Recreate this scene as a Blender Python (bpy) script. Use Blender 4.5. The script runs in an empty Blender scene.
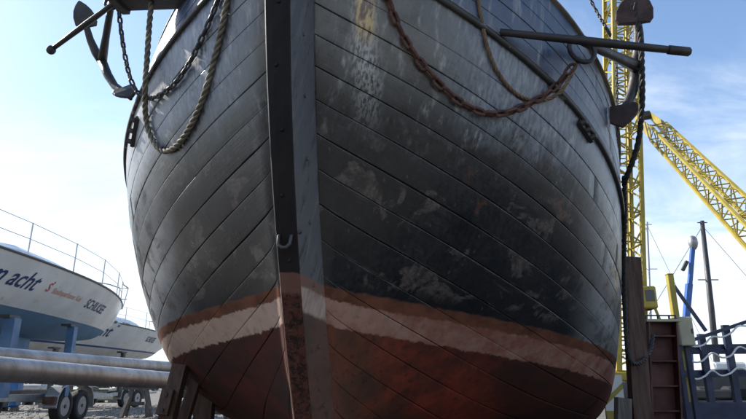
import bpy, math, random
import numpy as np
from mathutils import Vector, Matrix
random.seed(7)
R = math.radians
scene = bpy.context.scene
C = scene.collection
H = 0.65                                    # camera height above the yard
F, HOR, CX, CY = 591.4, 388.4, 373.0, 209.5  # focal length and horizon in photo pixels
PIT = math.atan2(HOR - CY, F)
# ---------------------------------------------------------------- camera
cam = bpy.data.cameras.new('camera'); co = bpy.data.objects.new('camera', cam); C.objects.link(co)
co.location = (0, 0, H); co.rotation_euler = (R(90) + PIT, 0, 0)
cam.sensor_width = 36; cam.lens = F / 746 * 36; cam.clip_start = 0.05; cam.clip_end = 3000
scene.camera = co
# ---------------------------------------------------------------- sun and sky
SUN_EL, SUN_AZ = 35.0, -64.0                # azimuth from the view direction (+Y), negative = left
world = bpy.data.worlds.new('World'); scene.world = world; world.use_nodes = True
wn = world.node_tree.nodes; wl = world.node_tree.links; wn.clear()
sky = wn.new('ShaderNodeTexSky'); sky.sky_type = 'NISHITA'; sky.sun_disc = False
sky.sun_elevation = R(SUN_EL); sky.sun_rotation = R(SUN_AZ)
sky.air_density = 1.0; sky.dust_density = 0.45; sky.ozone_density = 2.2
tc = wn.new('ShaderNodeTexCoord'); sp = wn.new('ShaderNodeSeparateXYZ'); wl.new(tc.outputs['Generated'], sp.inputs[0])
def wmath(op, a, b=None, clamp=False):
    n = wn.new('ShaderNodeMath'); n.operation = op; n.use_clamp = clamp
    for i, v in enumerate((a, b)):
        if v is None: continue
        if isinstance(v, (int, float)): n.inputs[i].default_value = v
        else: wl.new(v, n.inputs[i])
    return n.outputs[0]
zc = wmath('ADD', wmath('MAXIMUM', sp.outputs[2], 0.0), 0.16)
cb = wn.new('ShaderNodeCombineXYZ')
wl.new(wmath('DIVIDE', sp.outputs[0], zc), cb.inputs[0]); wl.new(wmath('DIVIDE', sp.outputs[1], zc), cb.inputs[1])
cn = wn.new('ShaderNodeTexNoise'); cn.inputs['Scale'].default_value = 1.1; cn.inputs['Detail'].default_value = 7
cn.inputs['Roughness'].default_value = 0.62; cn.inputs['Distortion'].default_value = 0.6
mp = wn.new('ShaderNodeMapping'); mp.inputs['Scale'].default_value = (0.8, 1.5, 1); mp.inputs['Location'].default_value = (3.1, 1.7, 0)
wl.new(cb.outputs[0], mp.inputs[0]); wl.new(mp.outputs[0], cn.inputs[0])
low = wn.new('ShaderNodeMapRange'); low.interpolation_type = 'SMOOTHSTEP'
low.inputs[1].default_value = 0.02; low.inputs[2].default_value = 0.62; low.inputs[3].default_value = 0.34; low.inputs[4].default_value = 0.0
wl.new(sp.outputs[2], low.inputs[0])
cr = wn.new('ShaderNodeMapRange'); cr.interpolation_type = 'SMOOTHSTEP'
cr.inputs[1].default_value = 0.48; cr.inputs[2].default_value = 0.86
wl.new(wmath('ADD', cn.outputs[0], low.outputs[0]), cr.inputs[0])
mixc = wn.new('ShaderNodeMix'); mixc.data_type = 'RGBA'
wl.new(wmath('MULTIPLY', cr.outputs[0], 0.85), mixc.inputs['Factor'])
wl.new(sky.outputs[0], mixc.inputs['A'])
mixc.inputs['B'].default_value = (4.3, 4.65, 5.05, 1)
bg = wn.new('ShaderNodeBackground'); bg.inputs['Strength'].default_value = 0.15
wo = wn.new('ShaderNodeOutputWorld'); wl.new(mixc.outputs['Result'], bg.inputs[0]); wl.new(bg.outputs[0], wo.inputs[0])
sl = bpy.data.lights.new('sun', 'SUN'); sl.energy = 5.0; sl.angle = R(0.5); sl.color = (1.0, 0.93, 0.83)
so = bpy.data.objects.new('sun', sl); C.objects.link(so); so.location = (-20, 10, 30)
sd = Vector((math.sin(R(SUN_AZ)) * math.cos(R(SUN_EL)), math.cos(R(SUN_AZ)) * math.cos(R(SUN_EL)), math.sin(R(SUN_EL))))
so.rotation_euler = sd.to_track_quat('Z', 'Y').to_euler()
scene.view_settings.view_transform = 'Standard'; scene.view_settings.look = 'None'
scene.view_settings.exposure = 0.75; scene.view_settings.gamma = 1
scene.render.engine = 'CYCLES'; scene.cycles.use_denoising = True
scene.cycles.max_bounces = 6; scene.cycles.caustics_reflective = False; scene.cycles.caustics_refractive = False

# ================================================================ helpers
def px(x, y, Y):
    """world point at forward distance Y seen at photo pixel (x, y)"""
    a = (x - CX) / F; b = -(y - CY) / F
    d = Vector((a, math.cos(PIT) - b * math.sin(PIT), math.sin(PIT) + b * math.cos(PIT)))
    return d * (Y / d.y) + Vector((0, 0, H))
def rayd(x, y):
    a = (x - CX) / F; b = -(y - CY) / F
    return np.array([a, math.cos(PIT) - b * math.sin(PIT), math.sin(PIT) + b * math.cos(PIT)])

class MB:
    def __init__(s): s.v = []; s.f = []
    def add(s, vs, fs):
        o = len(s.v); s.v += [tuple(map(float, p)) for p in vs]; s.f += [tuple(i + o for i in f) for f in fs]
    def box(s, lo, hi, bev=0.0):
        x0, y0, z0 = lo; x1, y1, z1 = hi
        if bev <= 0:
            s.add([(x0,y0,z0),(x1,y0,z0),(x1,y1,z0),(x0,y1,z0),(x0,y0,z1),(x1,y0,z1),(x1,y1,z1),(x0,y1,z1)],
                  [(3,2,1,0),(4,5,6,7),(0,1,5,4),(1,2,6,5),(2,3,7,6),(3,0,4,7)])
        else:
            ring = lambda z, b: [(x0+b,y0,z),(x1-b,y0,z),(x1,y0+b,z),(x1,y1-b,z),(x1-b,y1,z),(x0+b,y1,z),(x0,y1-b,z),(x0,y0+b,z)]
            inn = lambda z: [(x0+bev,y0+bev,z),(x1-bev,y0+bev,z),(x1-bev,y0+bev,z),(x1-bev,y1-bev,z),(x1-bev,y1-bev,z),(x0+bev,y1-bev,z),(x0+bev,y1-bev,z),(x0+bev,y0+bev,z)]
            vs = inn(z0) + ring(z0 + bev, bev) + ring(z1 - bev, bev) + inn(z1)
            fs = []
            for k in range(3):
                for i in range(8):
                    j = (i + 1) % 8; fs.append((k*8+i, k*8+j, (k+1)*8+j, (k+1)*8+i))
            fs.append((0, 7, 5, 3)); fs.append((24, 26, 28, 30))
            s.add(vs, fs)
    def bar(s, a, b, w, h=None, up=(0, 0, 1)):
        """square bar from a to b"""
        h = h or w; a = Vector(a); b = Vector(b); d = (b - a).normalized()
        u = Vector(up); x = d.cross(u)
        if x.length < 1e-4: x = d.cross(Vector((0, 1, 0)))
        x.normalize(); z = x.cross(d).normalized(); x *= w / 2; z *= h / 2
        s.add([a-x-z, a+x-z, a+x+z, a-x+z, b-x-z, b+x-z, b+x+z, b-x+z],
              [(0,1,2,3),(7,6,5,4),(0,4,5,1),(1,5,6,2),(2,6,7,3),(3,7,4,0)])
    def tube(s, pts, r, n=8, cap=True):
        pts = [Vector(p) for p in pts]; m = len(pts)
        rs = r if isinstance(r, (list, tuple)) else [r] * m
        t = [(pts[min(i+1, m-1)] - pts[max(i-1, 0)]).normalized() for i in range(m)]
        ref = Vector((0, 0, 1)) if abs(t[0].z) < 0.9 else Vector((1, 0, 0))
        nx = t[0].cross(ref).normalized(); vs = []; fs = []
        for i in range(m):
            nx = (nx - t[i] * nx.dot(t[i])).normalized(); ny = t[i].cross(nx)
            for k in range(n):
                a = 2 * math.pi * k / n
                vs.append(pts[i] + (nx * math.cos(a) + ny * math.sin(a)) * rs[i])
        for i in range(m - 1):
            for k in range(n):
                j = (k + 1) % n; fs.append((i*n+k, i*n+j, (i+1)*n+j, (i+1)*n+k))
        if cap: fs.append(tuple(range(n-1, -1, -1))); fs.append(tuple((m-1)*n + k for k in range(n)))
        s.add(vs, fs)
    def loft(s, rings, closed=True, cap=True):
        n = len(rings[0]); vs = [p for r in rings for p in r]; fs = []
        for i in range(len(rings) - 1):
            for k in range(n if closed else n - 1):
                j = (k + 1) % n; fs.append((i*n+k, i*n+j, (i+1)*n+j, (i+1)*n+k))
        if cap and closed: fs.append(tuple(range(n-1, -1, -1))); fs.append(tuple((len(rings)-1)*n + k for k in range(n)))
        s.add(vs, fs)
    def mesh(s, name, mat, smooth=False):
        me = bpy.data.meshes.new(name); me.from_pydata(s.v, [], s.f); me.update()
        if mat: me.materials.append(mat)
        if smooth: me.polygons.foreach_set('use_smooth', [True] * len(me.polygons))
        return me
    def build(s, name, mat, parent=None, smooth=False, loc=None):
        o = bpy.data.objects.new(name, s.mesh(name, mat, smooth)); C.objects.link(o)
        if parent: o.parent = parent
        if loc is not None: o.location = loc
        return o
def place(name, me, parent=None, mat=None):
    o = bpy.data.objects.new(name, me); C.objects.link(o)
    if parent: o.parent = parent
    if mat is not None: o.matrix_local = mat
    return o
def tag(o, label=None, cat=None, group=None, kind=None):
    if label: o['label'] = label
    if cat: o['category'] = cat
    if group: o['group'] = group
    if kind: o['kind'] = kind
    return o
def empty(name, loc=(0, 0, 0), rz=0.0):
    o = bpy.data.objects.new(name, None); C.objects.link(o); o.location = loc; o.rotation_euler = (0, 0, rz)
    o.empty_display_size = 0.2
    return o
def cr_spline(pts, step=0.02):
    """resample a 3D polyline as a smooth even curve"""
    P = [np.array(p, float) for p in pts]; P = [2*P[0]-P[1]] + P + [2*P[-1]-P[-2]]
    out = []
    for i in range(1, len(P) - 2):
        for t in np.linspace(0, 1, 24, endpoint=False):
            a, b, c, d = P[i-1:i+3]
            out.append(0.5*((2*b)+(-a+c)*t+(2*a-5*b+4*c-d)*t*t+(-a+3*b-3*c+d)*t**3))
    out.append(P[-2]); out = np.array(out)
    L = np.concatenate([[0], np.cumsum(np.linalg.norm(np.diff(out, axis=0), axis=1))])
    n = max(2, int(L[-1] / step)); q = np.linspace(0, L[-1], n + 1)
    return np.stack([np.interp(q, L, out[:, k]) for k in range(3)], 1)

# ================================================================ materials
class NT:
    def __init__(s, name):
        s.m = bpy.data.materials.new(name); s.m.use_nodes = True; s.t = s.m.node_tree
        s.b = s.t.nodes['Principled BSDF']; s.tc = s.t.nodes.new('ShaderNodeTexCoord')
        s.P = s.tc.outputs['Object']
    def inp(s, sock, v):
        if v is None: return
        if hasattr(v, 'is_output'): s.t.links.new(v, sock)
        elif isinstance(v, (tuple, list)): sock.default_value = (*v, 1) if len(v) == 3 and len(sock.default_value) == 4 else v
        else: sock.default_value = v
    def map(s, scale=(1, 1, 1), loc=(0, 0, 0), src=None):
        n = s.t.nodes.new('ShaderNodeMapping'); s.inp(n.inputs[0], src or s.P)
        n.inputs['Scale'].default_value = scale; n.inputs['Location'].default_value = loc
        return n.outputs[0]
    def noise(s, scale, detail=4, rough=0.55, vec=None, dist=0.0):
        n = s.t.nodes.new('ShaderNodeTexNoise'); s.inp(n.inputs['Vector'], vec or s.P)
        n.inputs['Scale'].default_value = scale; n.inputs['Detail'].default_value = detail
        n.inputs['Roughness'].default_value = rough; n.inputs['Distortion'].default_value = dist
        return n.outputs[0]
    def voro(s, scale, vec=None, feature='F1'):
        n = s.t.nodes.new('ShaderNodeTexVoronoi'); n.feature = feature; s.inp(n.inputs['Vector'], vec or s.P)
        n.inputs['Scale'].default_value = scale
        return n.outputs['Distance']
    def math(s, op, a, b=None, clamp=False):
        n = s.t.nodes.new('ShaderNodeMath'); n.operation = op; n.use_clamp = clamp
        s.inp(n.inputs[0], a); s.inp(n.inputs[1], b)
        return n.outputs[0]
    def mul(s, *a):
        r = a[0]
        for x in a[1:]: r = s.math('MULTIPLY', r, x)
        return r
    def step(s, v, a, b, lo=0.0, hi=1.0):
        n = s.t.nodes.new('ShaderNodeMapRange'); n.interpolation_type = 'SMOOTHSTEP'
        s.inp(n.inputs[0], v)
        if a > b: a, b, lo, hi = b, a, hi, lo
        n.inputs[1].default_value = a; n.inputs[2].default_value = b; n.inputs[3].default_value = lo; n.inputs[4].default_value = hi
        return n.outputs[0]
    def mix(s, f, a, b):
        n = s.t.nodes.new('ShaderNodeMix'); n.data_type = 'RGBA'
        s.inp(n.inputs['Factor'], f); s.inp(n.inputs['A'], a); s.inp(n.inputs['B'], b)
        return n.outputs['Result']
    def xyz(s, src=None):
        n = s.t.nodes.new('ShaderNodeSeparateXYZ'); s.inp(n.inputs[0], src or s.P); return n.outputs
    def rnd(s):
        n = s.t.nodes.new('ShaderNodeObjectInfo'); return n.outputs['Random']
    def bump(s, h, strength=0.3, dist=0.01, prev=None):
        n = s.t.nodes.new('ShaderNodeBump'); n.inputs['Strength'].default_value = strength; n.inputs['Distance'].default_value = dist
        s.inp(n.inputs['Height'], h)
        if prev: s.inp(n.inputs['Normal'], prev)
        return n.outputs[0]
    def out(s, color, rough=0.5, metal=0.0, normal=None, spec=0.5):
        s.inp(s.b.inputs['Base Color'], color); s.inp(s.b.inputs['Roughness'], rough); s.inp(s.b.inputs['Metallic'], metal)
        s.inp(s.b.inputs['Specular IOR Level'], spec)
        if normal: s.inp(s.b.inputs['Normal'], normal)
        return s.m
def pm(name, c1, c2=None, scale=6.0, rough=0.5, metal=0.0, bump=0.2, bscale=40.0, bd=0.004, spot=None, spotc=None, stretch=None):
    """two-tone painted / bare surface with noise, relief and optional spots of rust or wear"""
    n = NT(name)
    add = n.t.nodes.new('ShaderNodeVectorMath'); add.operation = 'ADD'
    n.inp(add.inputs[0], n.P); rr = n.t.nodes.new('ShaderNodeVectorMath'); rr.operation = 'SCALE'
    rr.inputs[0].default_value = (17, 29, 23); n.inp(rr.inputs['Scale'], n.rnd()); n.inp(add.inputs[1], rr.outputs[0])
    v = add.outputs[0]
    if stretch: v = n.map(stretch, src=v)
    f = n.noise(scale, 5, 0.6, v)
    c2 = c2 or tuple(x * 0.6 for x in c1)
    col = n.mix(n.step(f, 0.32, 0.68), c1, c2); rg = n.step(f, 0.2, 0.8, rough * 0.8, min(1, rough * 1.25))
    if spot:
        sf = n.step(n.noise(scale * 1.7, 6, 0.7, v), spot, spot + 0.08)
        col = n.mix(sf, col, spotc)
    return n.out(col, rg, metal, n.bump(n.noise(bscale, 3, 0.6, v), bump, bd))

def hull_material(navy=False):
    n = NT('weathered_navy_paint_sky_tint' if navy else 'weathered_hull_paint'); o = n.xyz(); X, U, Z = o[0], o[1], o[2]
    big = n.noise(1.3, 6, 0.6); mid = n.noise(4.5, 6, 0.65); fine = n.noise(38, 5, 0.7)
    streak = n.noise(1.0, 5, 0.62, n.map((11, 11, 0.55))); streak2 = n.noise(1.0, 4, 0.6, n.map((34, 34, 1.3), (3, 1, 4)))
    rnd = n.rnd()
    pv_ = n.t.nodes.new('ShaderNodeVectorMath'); pv_.operation = 'MULTIPLY_ADD'; pv_.inputs[1].default_value = (0.45, 0.6, 0.5); pv_.inputs[0].default_value = (1, 1, 1)
    pr_ = n.t.nodes.new('ShaderNodeCombineXYZ'); n.inp(pr_.inputs[0], rnd); n.inp(pr_.inputs[1], rnd); n.inp(pr_.inputs[2], rnd)
    n.inp(pv_.inputs[0], pr_.outputs[0]); n.inp(pv_.inputs[2], n.P); PP = pv_.outputs[0]   # each plank weathers a little differently
    # black paint, slightly different from plank to plank
    black = n.mix(n.step(big, 0.3, 0.7), (0.004, 0.005, 0.0065), (0.010, 0.0098, 0.0105))
    black = n.mix(n.step(rnd, 0.45, 1.0, 0, 0.5), black, (0.018, 0.0165, 0.016))
    if navy: black = n.mix(n.step(mid, 0.3, 0.7), (0.018, 0.045, 0.105), (0.032, 0.07, 0.15))  # navy paint with some of the sky's blue reflection put into its colour
    # sun-bleached, chalky paint towards the rail, colour lifted for the upper sheen
    hi = n.mul(n.step(n.math('ADD', Z, n.math('MULTIPLY', big, 0.7)), 1.3, 1.95), n.step(mid, 0.2, 0.62))
    black = n.mix(n.math('MULTIPLY', hi, 0.3 if navy else 0.85), black, (0.135, 0.125, 0.108))
    # sky reflection painted on the sheer strakes, rim sheen painted on the flanks
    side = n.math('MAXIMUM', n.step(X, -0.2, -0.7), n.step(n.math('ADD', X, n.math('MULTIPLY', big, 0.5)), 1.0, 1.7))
    sky_blu = n.mul(side, n.step(n.math('ADD', Z, n.math('MULTIPLY', mid, 0.5)), 1.2, 1.6))
    if not navy: black = n.mix(n.math('MULTIPLY', sky_blu, 0.72), black, n.mix(n.step(streak2, 0.38, 0.64), (0.07, 0.10, 0.155), (0.27, 0.31, 0.37)))
    rim_sheen = n.mul(n.math('MAXIMUM', n.step(X, 1.85, 2.35), n.step(n.math('SUBTRACT', X, n.math('MULTIPLY', mid, 0.4)), -1.35, -1.95)), n.step(mid, 0.25, 0.55), n.step(rnd, 0.0, 0.8, 0.45, 1.0))
    black = n.mix(n.math('MULTIPLY', rim_sheen, 0.85), black, (0.36, 0.37, 0.38))
    # pale run-off streaks
    st = n.mul(n.step(streak, 0.52, 0.70), n.step(streak2, 0.36, 0.6), n.step(n.math('ADD', Z, n.math('MULTIPLY', mid, 0.6)), 1.0, 1.75))
    black = n.mix(n.math('MULTIPLY', st, 0.8), black, (0.36, 0.36, 0.35))
    # stain below the hawse hole on the port bow: limescale streak with a yellow rust head
    dx = n.math('ABSOLUTE', n.math('SUBTRACT', n.math('ADD', X, n.math('MULTIPLY', n.math('SUBTRACT', mid, 0.5), 0.1)), 0.47))
    body = n.mul(n.step(dx, 0.13, 0.02), n.step(Z, 0.85, 1.5), n.step(n.noise(1.0, 4, 0.6, n.map((60, 60, 0.8), (3, 1, 4))), 0.40, 0.58))
    black = n.mix(n.math('MULTIPLY', body, 0.85), black, (0.42, 0.42, 0.40))
    head = n.mul(n.step(dx, 0.095, 0.03), n.step(Z, 1.45, 1.62), n.step(mid, 0.28, 0.46))
    black = n.mix(n.math('MULTIPLY', head, 0.95), black, n.mix(n.step(streak2, 0.42, 0.58), (0.12, 0.055, 0.025), (0.55, 0.40, 0.16)))
    # scraped patches where the top coat is gone
    pat = n.mul(n.step(n.noise(2.7, 6, 0.62, n.map((1, 1, 1.1), (2.2, 5.3, 1.9), PP), 0.4), 0.57, 0.60), n.step(Z, 0.02, 0.1), n.step(Z, 1.0, 0.75))
    black = n.mix(n.math('MULTIPLY', pat, n.step(n.noise(11, 5, 0.7), 0.36, 0.56, 0.2, 1.0)), black, n.mix(n.step(fine, 0.35, 0.65), (0.045, 0.040, 0.038), (0.105, 0.082, 0.070)))
    # rust weeping from fastenings
    rs = n.mul(n.step(n.noise(3.3, 7, 0.72, n.map((1.6, 1.6, 0.5), (7, 1, 3), PP)), 0.60, 0.70), n.step(X, 0.9, 1.5), n.step(Z, 0.1, 0.4), n.step(Z, 1.35, 0.9))
    black = n.mix(n.math('MULTIPLY', rs, 0.8), black, (0.17, 0.055, 0.024))
    # checks in the paint: dark hair cracks where it is bleached, pale nicks where it is black
    wv = n.t.nodes.new('ShaderNodeVectorMath'); wv.operation = 'ADD'; n.inp(wv.inputs[0], n.map((1, 1, 0.8)))
    wn_ = n.t.nodes.new('ShaderNodeTexNoise'); wn_.inputs['Scale'].default_value = 9; n.inp(wn_.inputs['Vector'], n.P)
    ws_ = n.t.nodes.new('ShaderNodeVectorMath'); ws_.operation = 'SCALE'; ws_.inputs['Scale'].default_value = 0.22; n.inp(ws_.inputs[0], wn_.outputs['Color']); n.inp(wv.inputs[1], ws_.outputs[0])
    ck = n.mul(n.step(n.voro(13, wv.outputs[0], 'DISTANCE_TO_EDGE'), 0.022, 0.006), n.step(n.noise(3.1, 4, 0.6), 0.50, 0.60), n.step(n.noise(31, 3, 0.6), 0.42, 0.55))
    black = n.mix(n.math('MULTIPLY', ck, 0.8), black, (0.005, 0.005, 0.005))
    nick = n.mul(n.step(n.noise(1.0, 4, 0.7, n.map((26, 26, 70), (5, 2, 8))), 0.66, 0.72), n.step(n.noise(2.3, 3), 0.45, 0.6))
    black = n.mix(n.math('MULTIPLY', nick, 0.45), black, (0.16, 0.15, 0.14))
    scuff = n.mul(n.step(n.noise(1.0, 6, 0.75, n.map((5, 5, 16), (1, 9, 2), PP), 0.3), 0.53, 0.68), n.step(mid, 0.35, 0.65))
    black = n.mix(n.math('MULTIPLY', scuff, 0.30), black, (0.05, 0.048, 0.046))
    # along-plank detail: fastenings, worn plank edges, scrapes
    uvs = n.t.nodes.new('ShaderNodeSeparateXYZ'); n.inp(uvs.inputs[0], n.tc.outputs['UV']); AU, FV = uvs.outputs[0], uvs.outputs[1]
    cu = n.t.nodes.new('ShaderNodeCombineXYZ'); n.inp(cu.inputs[0], AU); n.inp(cu.inputs[1], n.math('MULTIPLY', FV, 0.14)); n.inp(cu.inputs[2], n.math('MULTIPLY', rnd, 37.0))
    PV = cu.outputs[0]
    du = n.math('MULTIPLY', n.math('SUBTRACT', n.math('FRACT', n.math('DIVIDE', AU, 0.43)), 0.5), 0.43)
    dv = n.math('MULTIPLY', n.math('SUBTRACT', n.math('ABSOLUTE', n.math('SUBTRACT', FV, 0.5)), 0.27), 0.15)
    dd_ = n.math('SQRT', n.math('ADD', n.math('MULTIPLY', du, du), n.math('MULTIPLY', dv, dv)))
    bung = n.step(dd_, 0.011, 0.007)
    black = n.mix(n.mul(bung, n.step(n.noise(5, 3, 0.6), 0.4, 0.6, 0.1, 0.75)), black, n.mix(n.step(n.noise(3.7), 0.45, 0.6), (0.055, 0.05, 0.047), (0.10, 0.045, 0.025)))
    edge = n.mul(n.step(n.math('ABSOLUTE', n.math('SUBTRACT', FV, 0.5)), 0.40, 0.49), n.step(n.noise(1.0, 5, 0.7, n.map((5, 40, 1), src=PV)), 0.50, 0.62))
    black = n.mix(n.math('MULTIPLY', edge, 0.55), black, (0.085, 0.08, 0.074))
    scr = n.mul(n.step(n.noise(1.0, 5, 0.7, n.map((2.2, 75, 1), src=PV)), 0.60, 0.68), n.step(n.noise(2.9, 4, 0.6, n.map((1, 3, 1), src=PV)), 0.48, 0.62))
    black = n.mix(n.math('MULTIPLY', scr, 0.40), black, (0.11, 0.105, 0.10))
    # chips
    chip = n.mul(n.step(n.noise(60, 3, 0.6), 0.70, 0.74), n.step(mid, 0.48, 0.6))
    black = n.mix(n.math('MULTIPLY', chip, 0.6), black, (0.22, 0.21, 0.20))
    # boot top: brown line, pale band, antifouling below
    zz = n.math('ADD', Z, n.math('MULTIPLY', n.math('SUBTRACT', n.noise(7, 5, 0.7), 0.5), 0.045))
    zs = n.math('ADD', Z, n.math('MULTIPLY', n.math('SUBTRACT', n.noise(1, 5, 0.7, n.map((9, 9, 4))), 0.5), 0.07))
    brown = n.mix(n.step(mid, 0.35, 0.65), (0.085, 0.032, 0.020), (0.16, 0.062, 0.036))
    pale = n.mix(n.step(n.noise(3, 6, 0.7), 0.36, 0.66), (0.36, 0.215, 0.165), (0.235, 0.085, 0.062))
    pale = n.mix(n.math('MULTIPLY', n.step(X, 0.1, -0.1), 0.7), pale, (0.44, 0.345, 0.28))  # same paint to starboard, its brighter lighting put into the colour
    pale = n.mix(n.math('MULTIPLY', n.step(streak, 0.5, 0.7), 0.6), pale, (0.25, 0.16, 0.12))
    pale = n.mix(n.math('MULTIPLY', n.step(n.noise(20, 5, 0.75), 0.55, 0.68), 0.5), pale, (0.17, 0.09, 0.07))
    red = n.mix(n.step(big, 0.36, 0.62), (0.085, 0.026, 0.018), (0.34, 0.055, 0.027))
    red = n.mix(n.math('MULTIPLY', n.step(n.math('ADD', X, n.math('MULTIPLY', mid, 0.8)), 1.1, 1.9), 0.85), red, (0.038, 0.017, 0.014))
    red = n.mix(n.math('MULTIPLY', n.step(X, 0.15, -0.15), 0.8), red, (0.019, 0.011, 0.011))  # starboard colour darkened to offset light bounced off the ground
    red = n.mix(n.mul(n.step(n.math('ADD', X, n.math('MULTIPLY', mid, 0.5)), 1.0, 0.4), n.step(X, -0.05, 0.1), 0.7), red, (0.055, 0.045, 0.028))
    red = n.mix(n.math('MULTIPLY', n.step(streak, 0.5, 0.72), 0.45), red, (0.03, 0.022, 0.018))
    red = n.mix(n.math('MULTIPLY', n.step(n.noise(17, 6, 0.75), 0.52, 0.66), 0.55), red, (0.028, 0.014, 0.012))
    red = n.mix(n.step(n.noise(45, 4, 0.7), 0.70, 0.74), red, (0.16, 0.12, 0.10))
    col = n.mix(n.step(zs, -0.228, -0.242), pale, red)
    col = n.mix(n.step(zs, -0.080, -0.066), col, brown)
    col = n.mix(n.step(zz, -0.008, 0.008), col, black)
    ab = n.step(zz, -0.01, 0.01)
    r1 = n.math('ADD', n.step(mid, 0.25, 0.75, 0.26, 0.44), n.step(streak2, 0.3, 0.7, -0.06, 0.10))
    rough = n.t.nodes.new('ShaderNodeMix'); n.inp(rough.inputs[0], ab); rough.inputs[2].default_value = 0.9; n.inp(rough.inputs[3], r1)
    grain = n.noise(1.0, 5, 0.65, n.map((9, 9, 46)))
    crack = n.step(n.voro(9, n.map((1, 1, 1.5)), 'DISTANCE_TO_EDGE'), 0.0, 0.035)
    crackm = n.math('MAXIMUM', crack, n.step(n.noise(2.2, 3), 0.66, 0.56))
    b = n.bump(n.noise(1.0, 5, 0.65, n.map((3, 90, 1), src=PV)), 0.20, 0.005); b = n.bump(bung, -0.5, 0.003, b); b = n.bump(n.math('MAXIMUM', edge, pat), -0.5, 0.002, b); b = n.bump(n.noise(7, 3, 0.5), 0.12, 0.02, b); b = n.bump(crackm, 0.12, 0.0015, b); b = n.bump(chip, -0.4, 0.002, b)
    return n.out(col, rough.outputs[0], 0.0, b, n.step(zz, -0.01, 0.01, 0.25, 0.7))

def stem_material(front):
    n = NT('stem_front_paint' if front else 'stem_side_paint'); o = n.xyz(); Z = o[2]
    big = n.noise(3, 5, 0.6); fine = n.noise(30, 5, 0.7)
    zs = n.math('ADD', Z, n.math('MULTIPLY', n.math('SUBTRACT', n.noise(9, 5, 0.7), 0.5), 0.05))
    if front:
        up = n.mix(n.step(big, 0.3, 0.7), (0.007, 0.006, 0.007), (0.012, 0.010, 0.011))
        chip = n.step(n.noise(22, 5, 0.75), 0.69, 0.73)
        up = n.mix(n.math('MULTIPLY', chip, 0.5), up, (0.10, 0.07, 0.06))
        lowc = n.mix(n.step(n.noise(26, 6, 0.75), 0.40, 0.58), (0.022, 0.012, 0.010), (0.10, 0.036, 0.024))
        lowc = n.mix(n.step(n.noise(48, 5, 0.8), 0.63, 0.68), lowc, (0.26, 0.21, 0.18))
        col = n.mix(n.step(zs, -0.10, -0.13), (0.125, 0.062, 0.048), lowc)
        col = n.mix(n.step(zs, -0.006, 0.006), col, up)
        rusty = n.step(zs, -0.09, -0.13)
        b = n.bump(n.math('MULTIPLY', n.noise(24, 6, 0.75), rusty), 0.9, 0.03); b = n.bump(fine, 0.2, 0.004, b)
        return n.out(col, n.step(zs, -0.1, 0.0, 0.85, 0.6), 0.0, b, 0.2)
    streak = n.noise(1.0, 5, 0.6, n.map((20, 20, 0.8)))
    up = n.mix(n.step(big, 0.3, 0.7), (0.058, 0.062, 0.072), (0.088, 0.088, 0.093))
    up = n.mix(n.step(n.noise(1.0, 6, 0.75, n.map((18, 18, 5)), 0.3), 0.52, 0.66), up, (0.030, 0.030, 0.033))
    up = n.mix(n.math('MULTIPLY', n.step(streak, 0.5, 0.72), 0.5), up, (0.16, 0.155, 0.15))
    up = n.mix(n.step(n.noise(14, 5, 0.7), 0.71, 0.75), up, (0.13, 0.05, 0.03))
    lowc = n.mix(n.step(big, 0.35, 0.65), (0.060, 0.036, 0.026), (0.11, 0.050, 0.034))
    lowc = n.mix(n.step(n.noise(13, 6, 0.75), 0.5, 0.64), lowc, (0.035, 0.03, 0.02))
    pale = n.mix(n.step(streak, 0.4, 0.65), (0.40, 0.30, 0.25), (0.26, 0.17, 0.13))
    col = n.mix(n.step(zs, -0.20, -0.23), pale, lowc)
    col = n.mix(n.step(zs, -0.085, -0.06), col, (0.16, 0.085, 0.062))
    col = n.mix(n.step(zs, -0.006, 0.006), col, up)
    b = n.bump(n.noise(1, 5, 0.6, n.map((40, 40, 3))), 0.25, 0.006); b = n.bump(fine, 0.15, 0.004, b)
    return n.out(col, n.step(big, 0.2, 0.8, 0.4, 0.6), 0.0, b)

def ground_material():
    n = NT('yard_gravel')
    a = n.noise(0.35, 6, 0.6); g = n.noise(7, 6, 0.75); v = n.voro(16)
    col = n.mix(n.step(a, 0.35, 0.65), (0.125, 0.115, 0.10), (0.075, 0.072, 0.07))
    col = n.mix(n.step(g, 0.4, 0.7), col, (0.17, 0.155, 0.14))
    col = n.mix(n.math('MULTIPLY', n.step(n.noise(1.7, 5, 0.7), 0.6, 0.7), 0.7), col, (0.06, 0.065, 0.03))
    b = n.bump(v, 0.6, 0.03); b = n.bump(g, 0.4, 0.04, b)
    return n.out(col, 0.9, 0, b)

M = {}
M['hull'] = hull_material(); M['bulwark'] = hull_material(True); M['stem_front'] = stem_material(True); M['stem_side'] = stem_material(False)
M['pitch'] = pm('seam_pitch', (0.008, 0.007, 0.007), (0.014, 0.012, 0.011), rough=0.8)
M['rub'] = pm('worn_rail_paint', (0.020, 0.020, 0.022), (0.045, 0.042, 0.04), 5, 0.45, spot=0.60, spotc=(0.30, 0.28, 0.25), stretch=(1, 1, 1))
M['edge'] = pm('worn_edge_paint', (0.33, 0.31, 0.27), (0.12, 0.11, 0.10), 9, 0.6, spot=0.6, spotc=(0.03, 0.03, 0.03))
M['cap'] = pm('cap_rail_wood', (0.17, 0.14, 0.09), (0.10, 0.085, 0.06), 6, 0.6)
M['deck'] = pm('deck_wood', (0.22, 0.17, 0.12), (0.14, 0.11, 0.08), 3, 0.7, stretch=(12, 1, 1))
M['iron'] = pm('black_iron', (0.016, 0.015, 0.016), (0.030, 0.024, 0.022), 9, 0.5, 0.0, 0.5, 30, 0.006, 0.62, (0.09, 0.04, 0.022))
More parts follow.
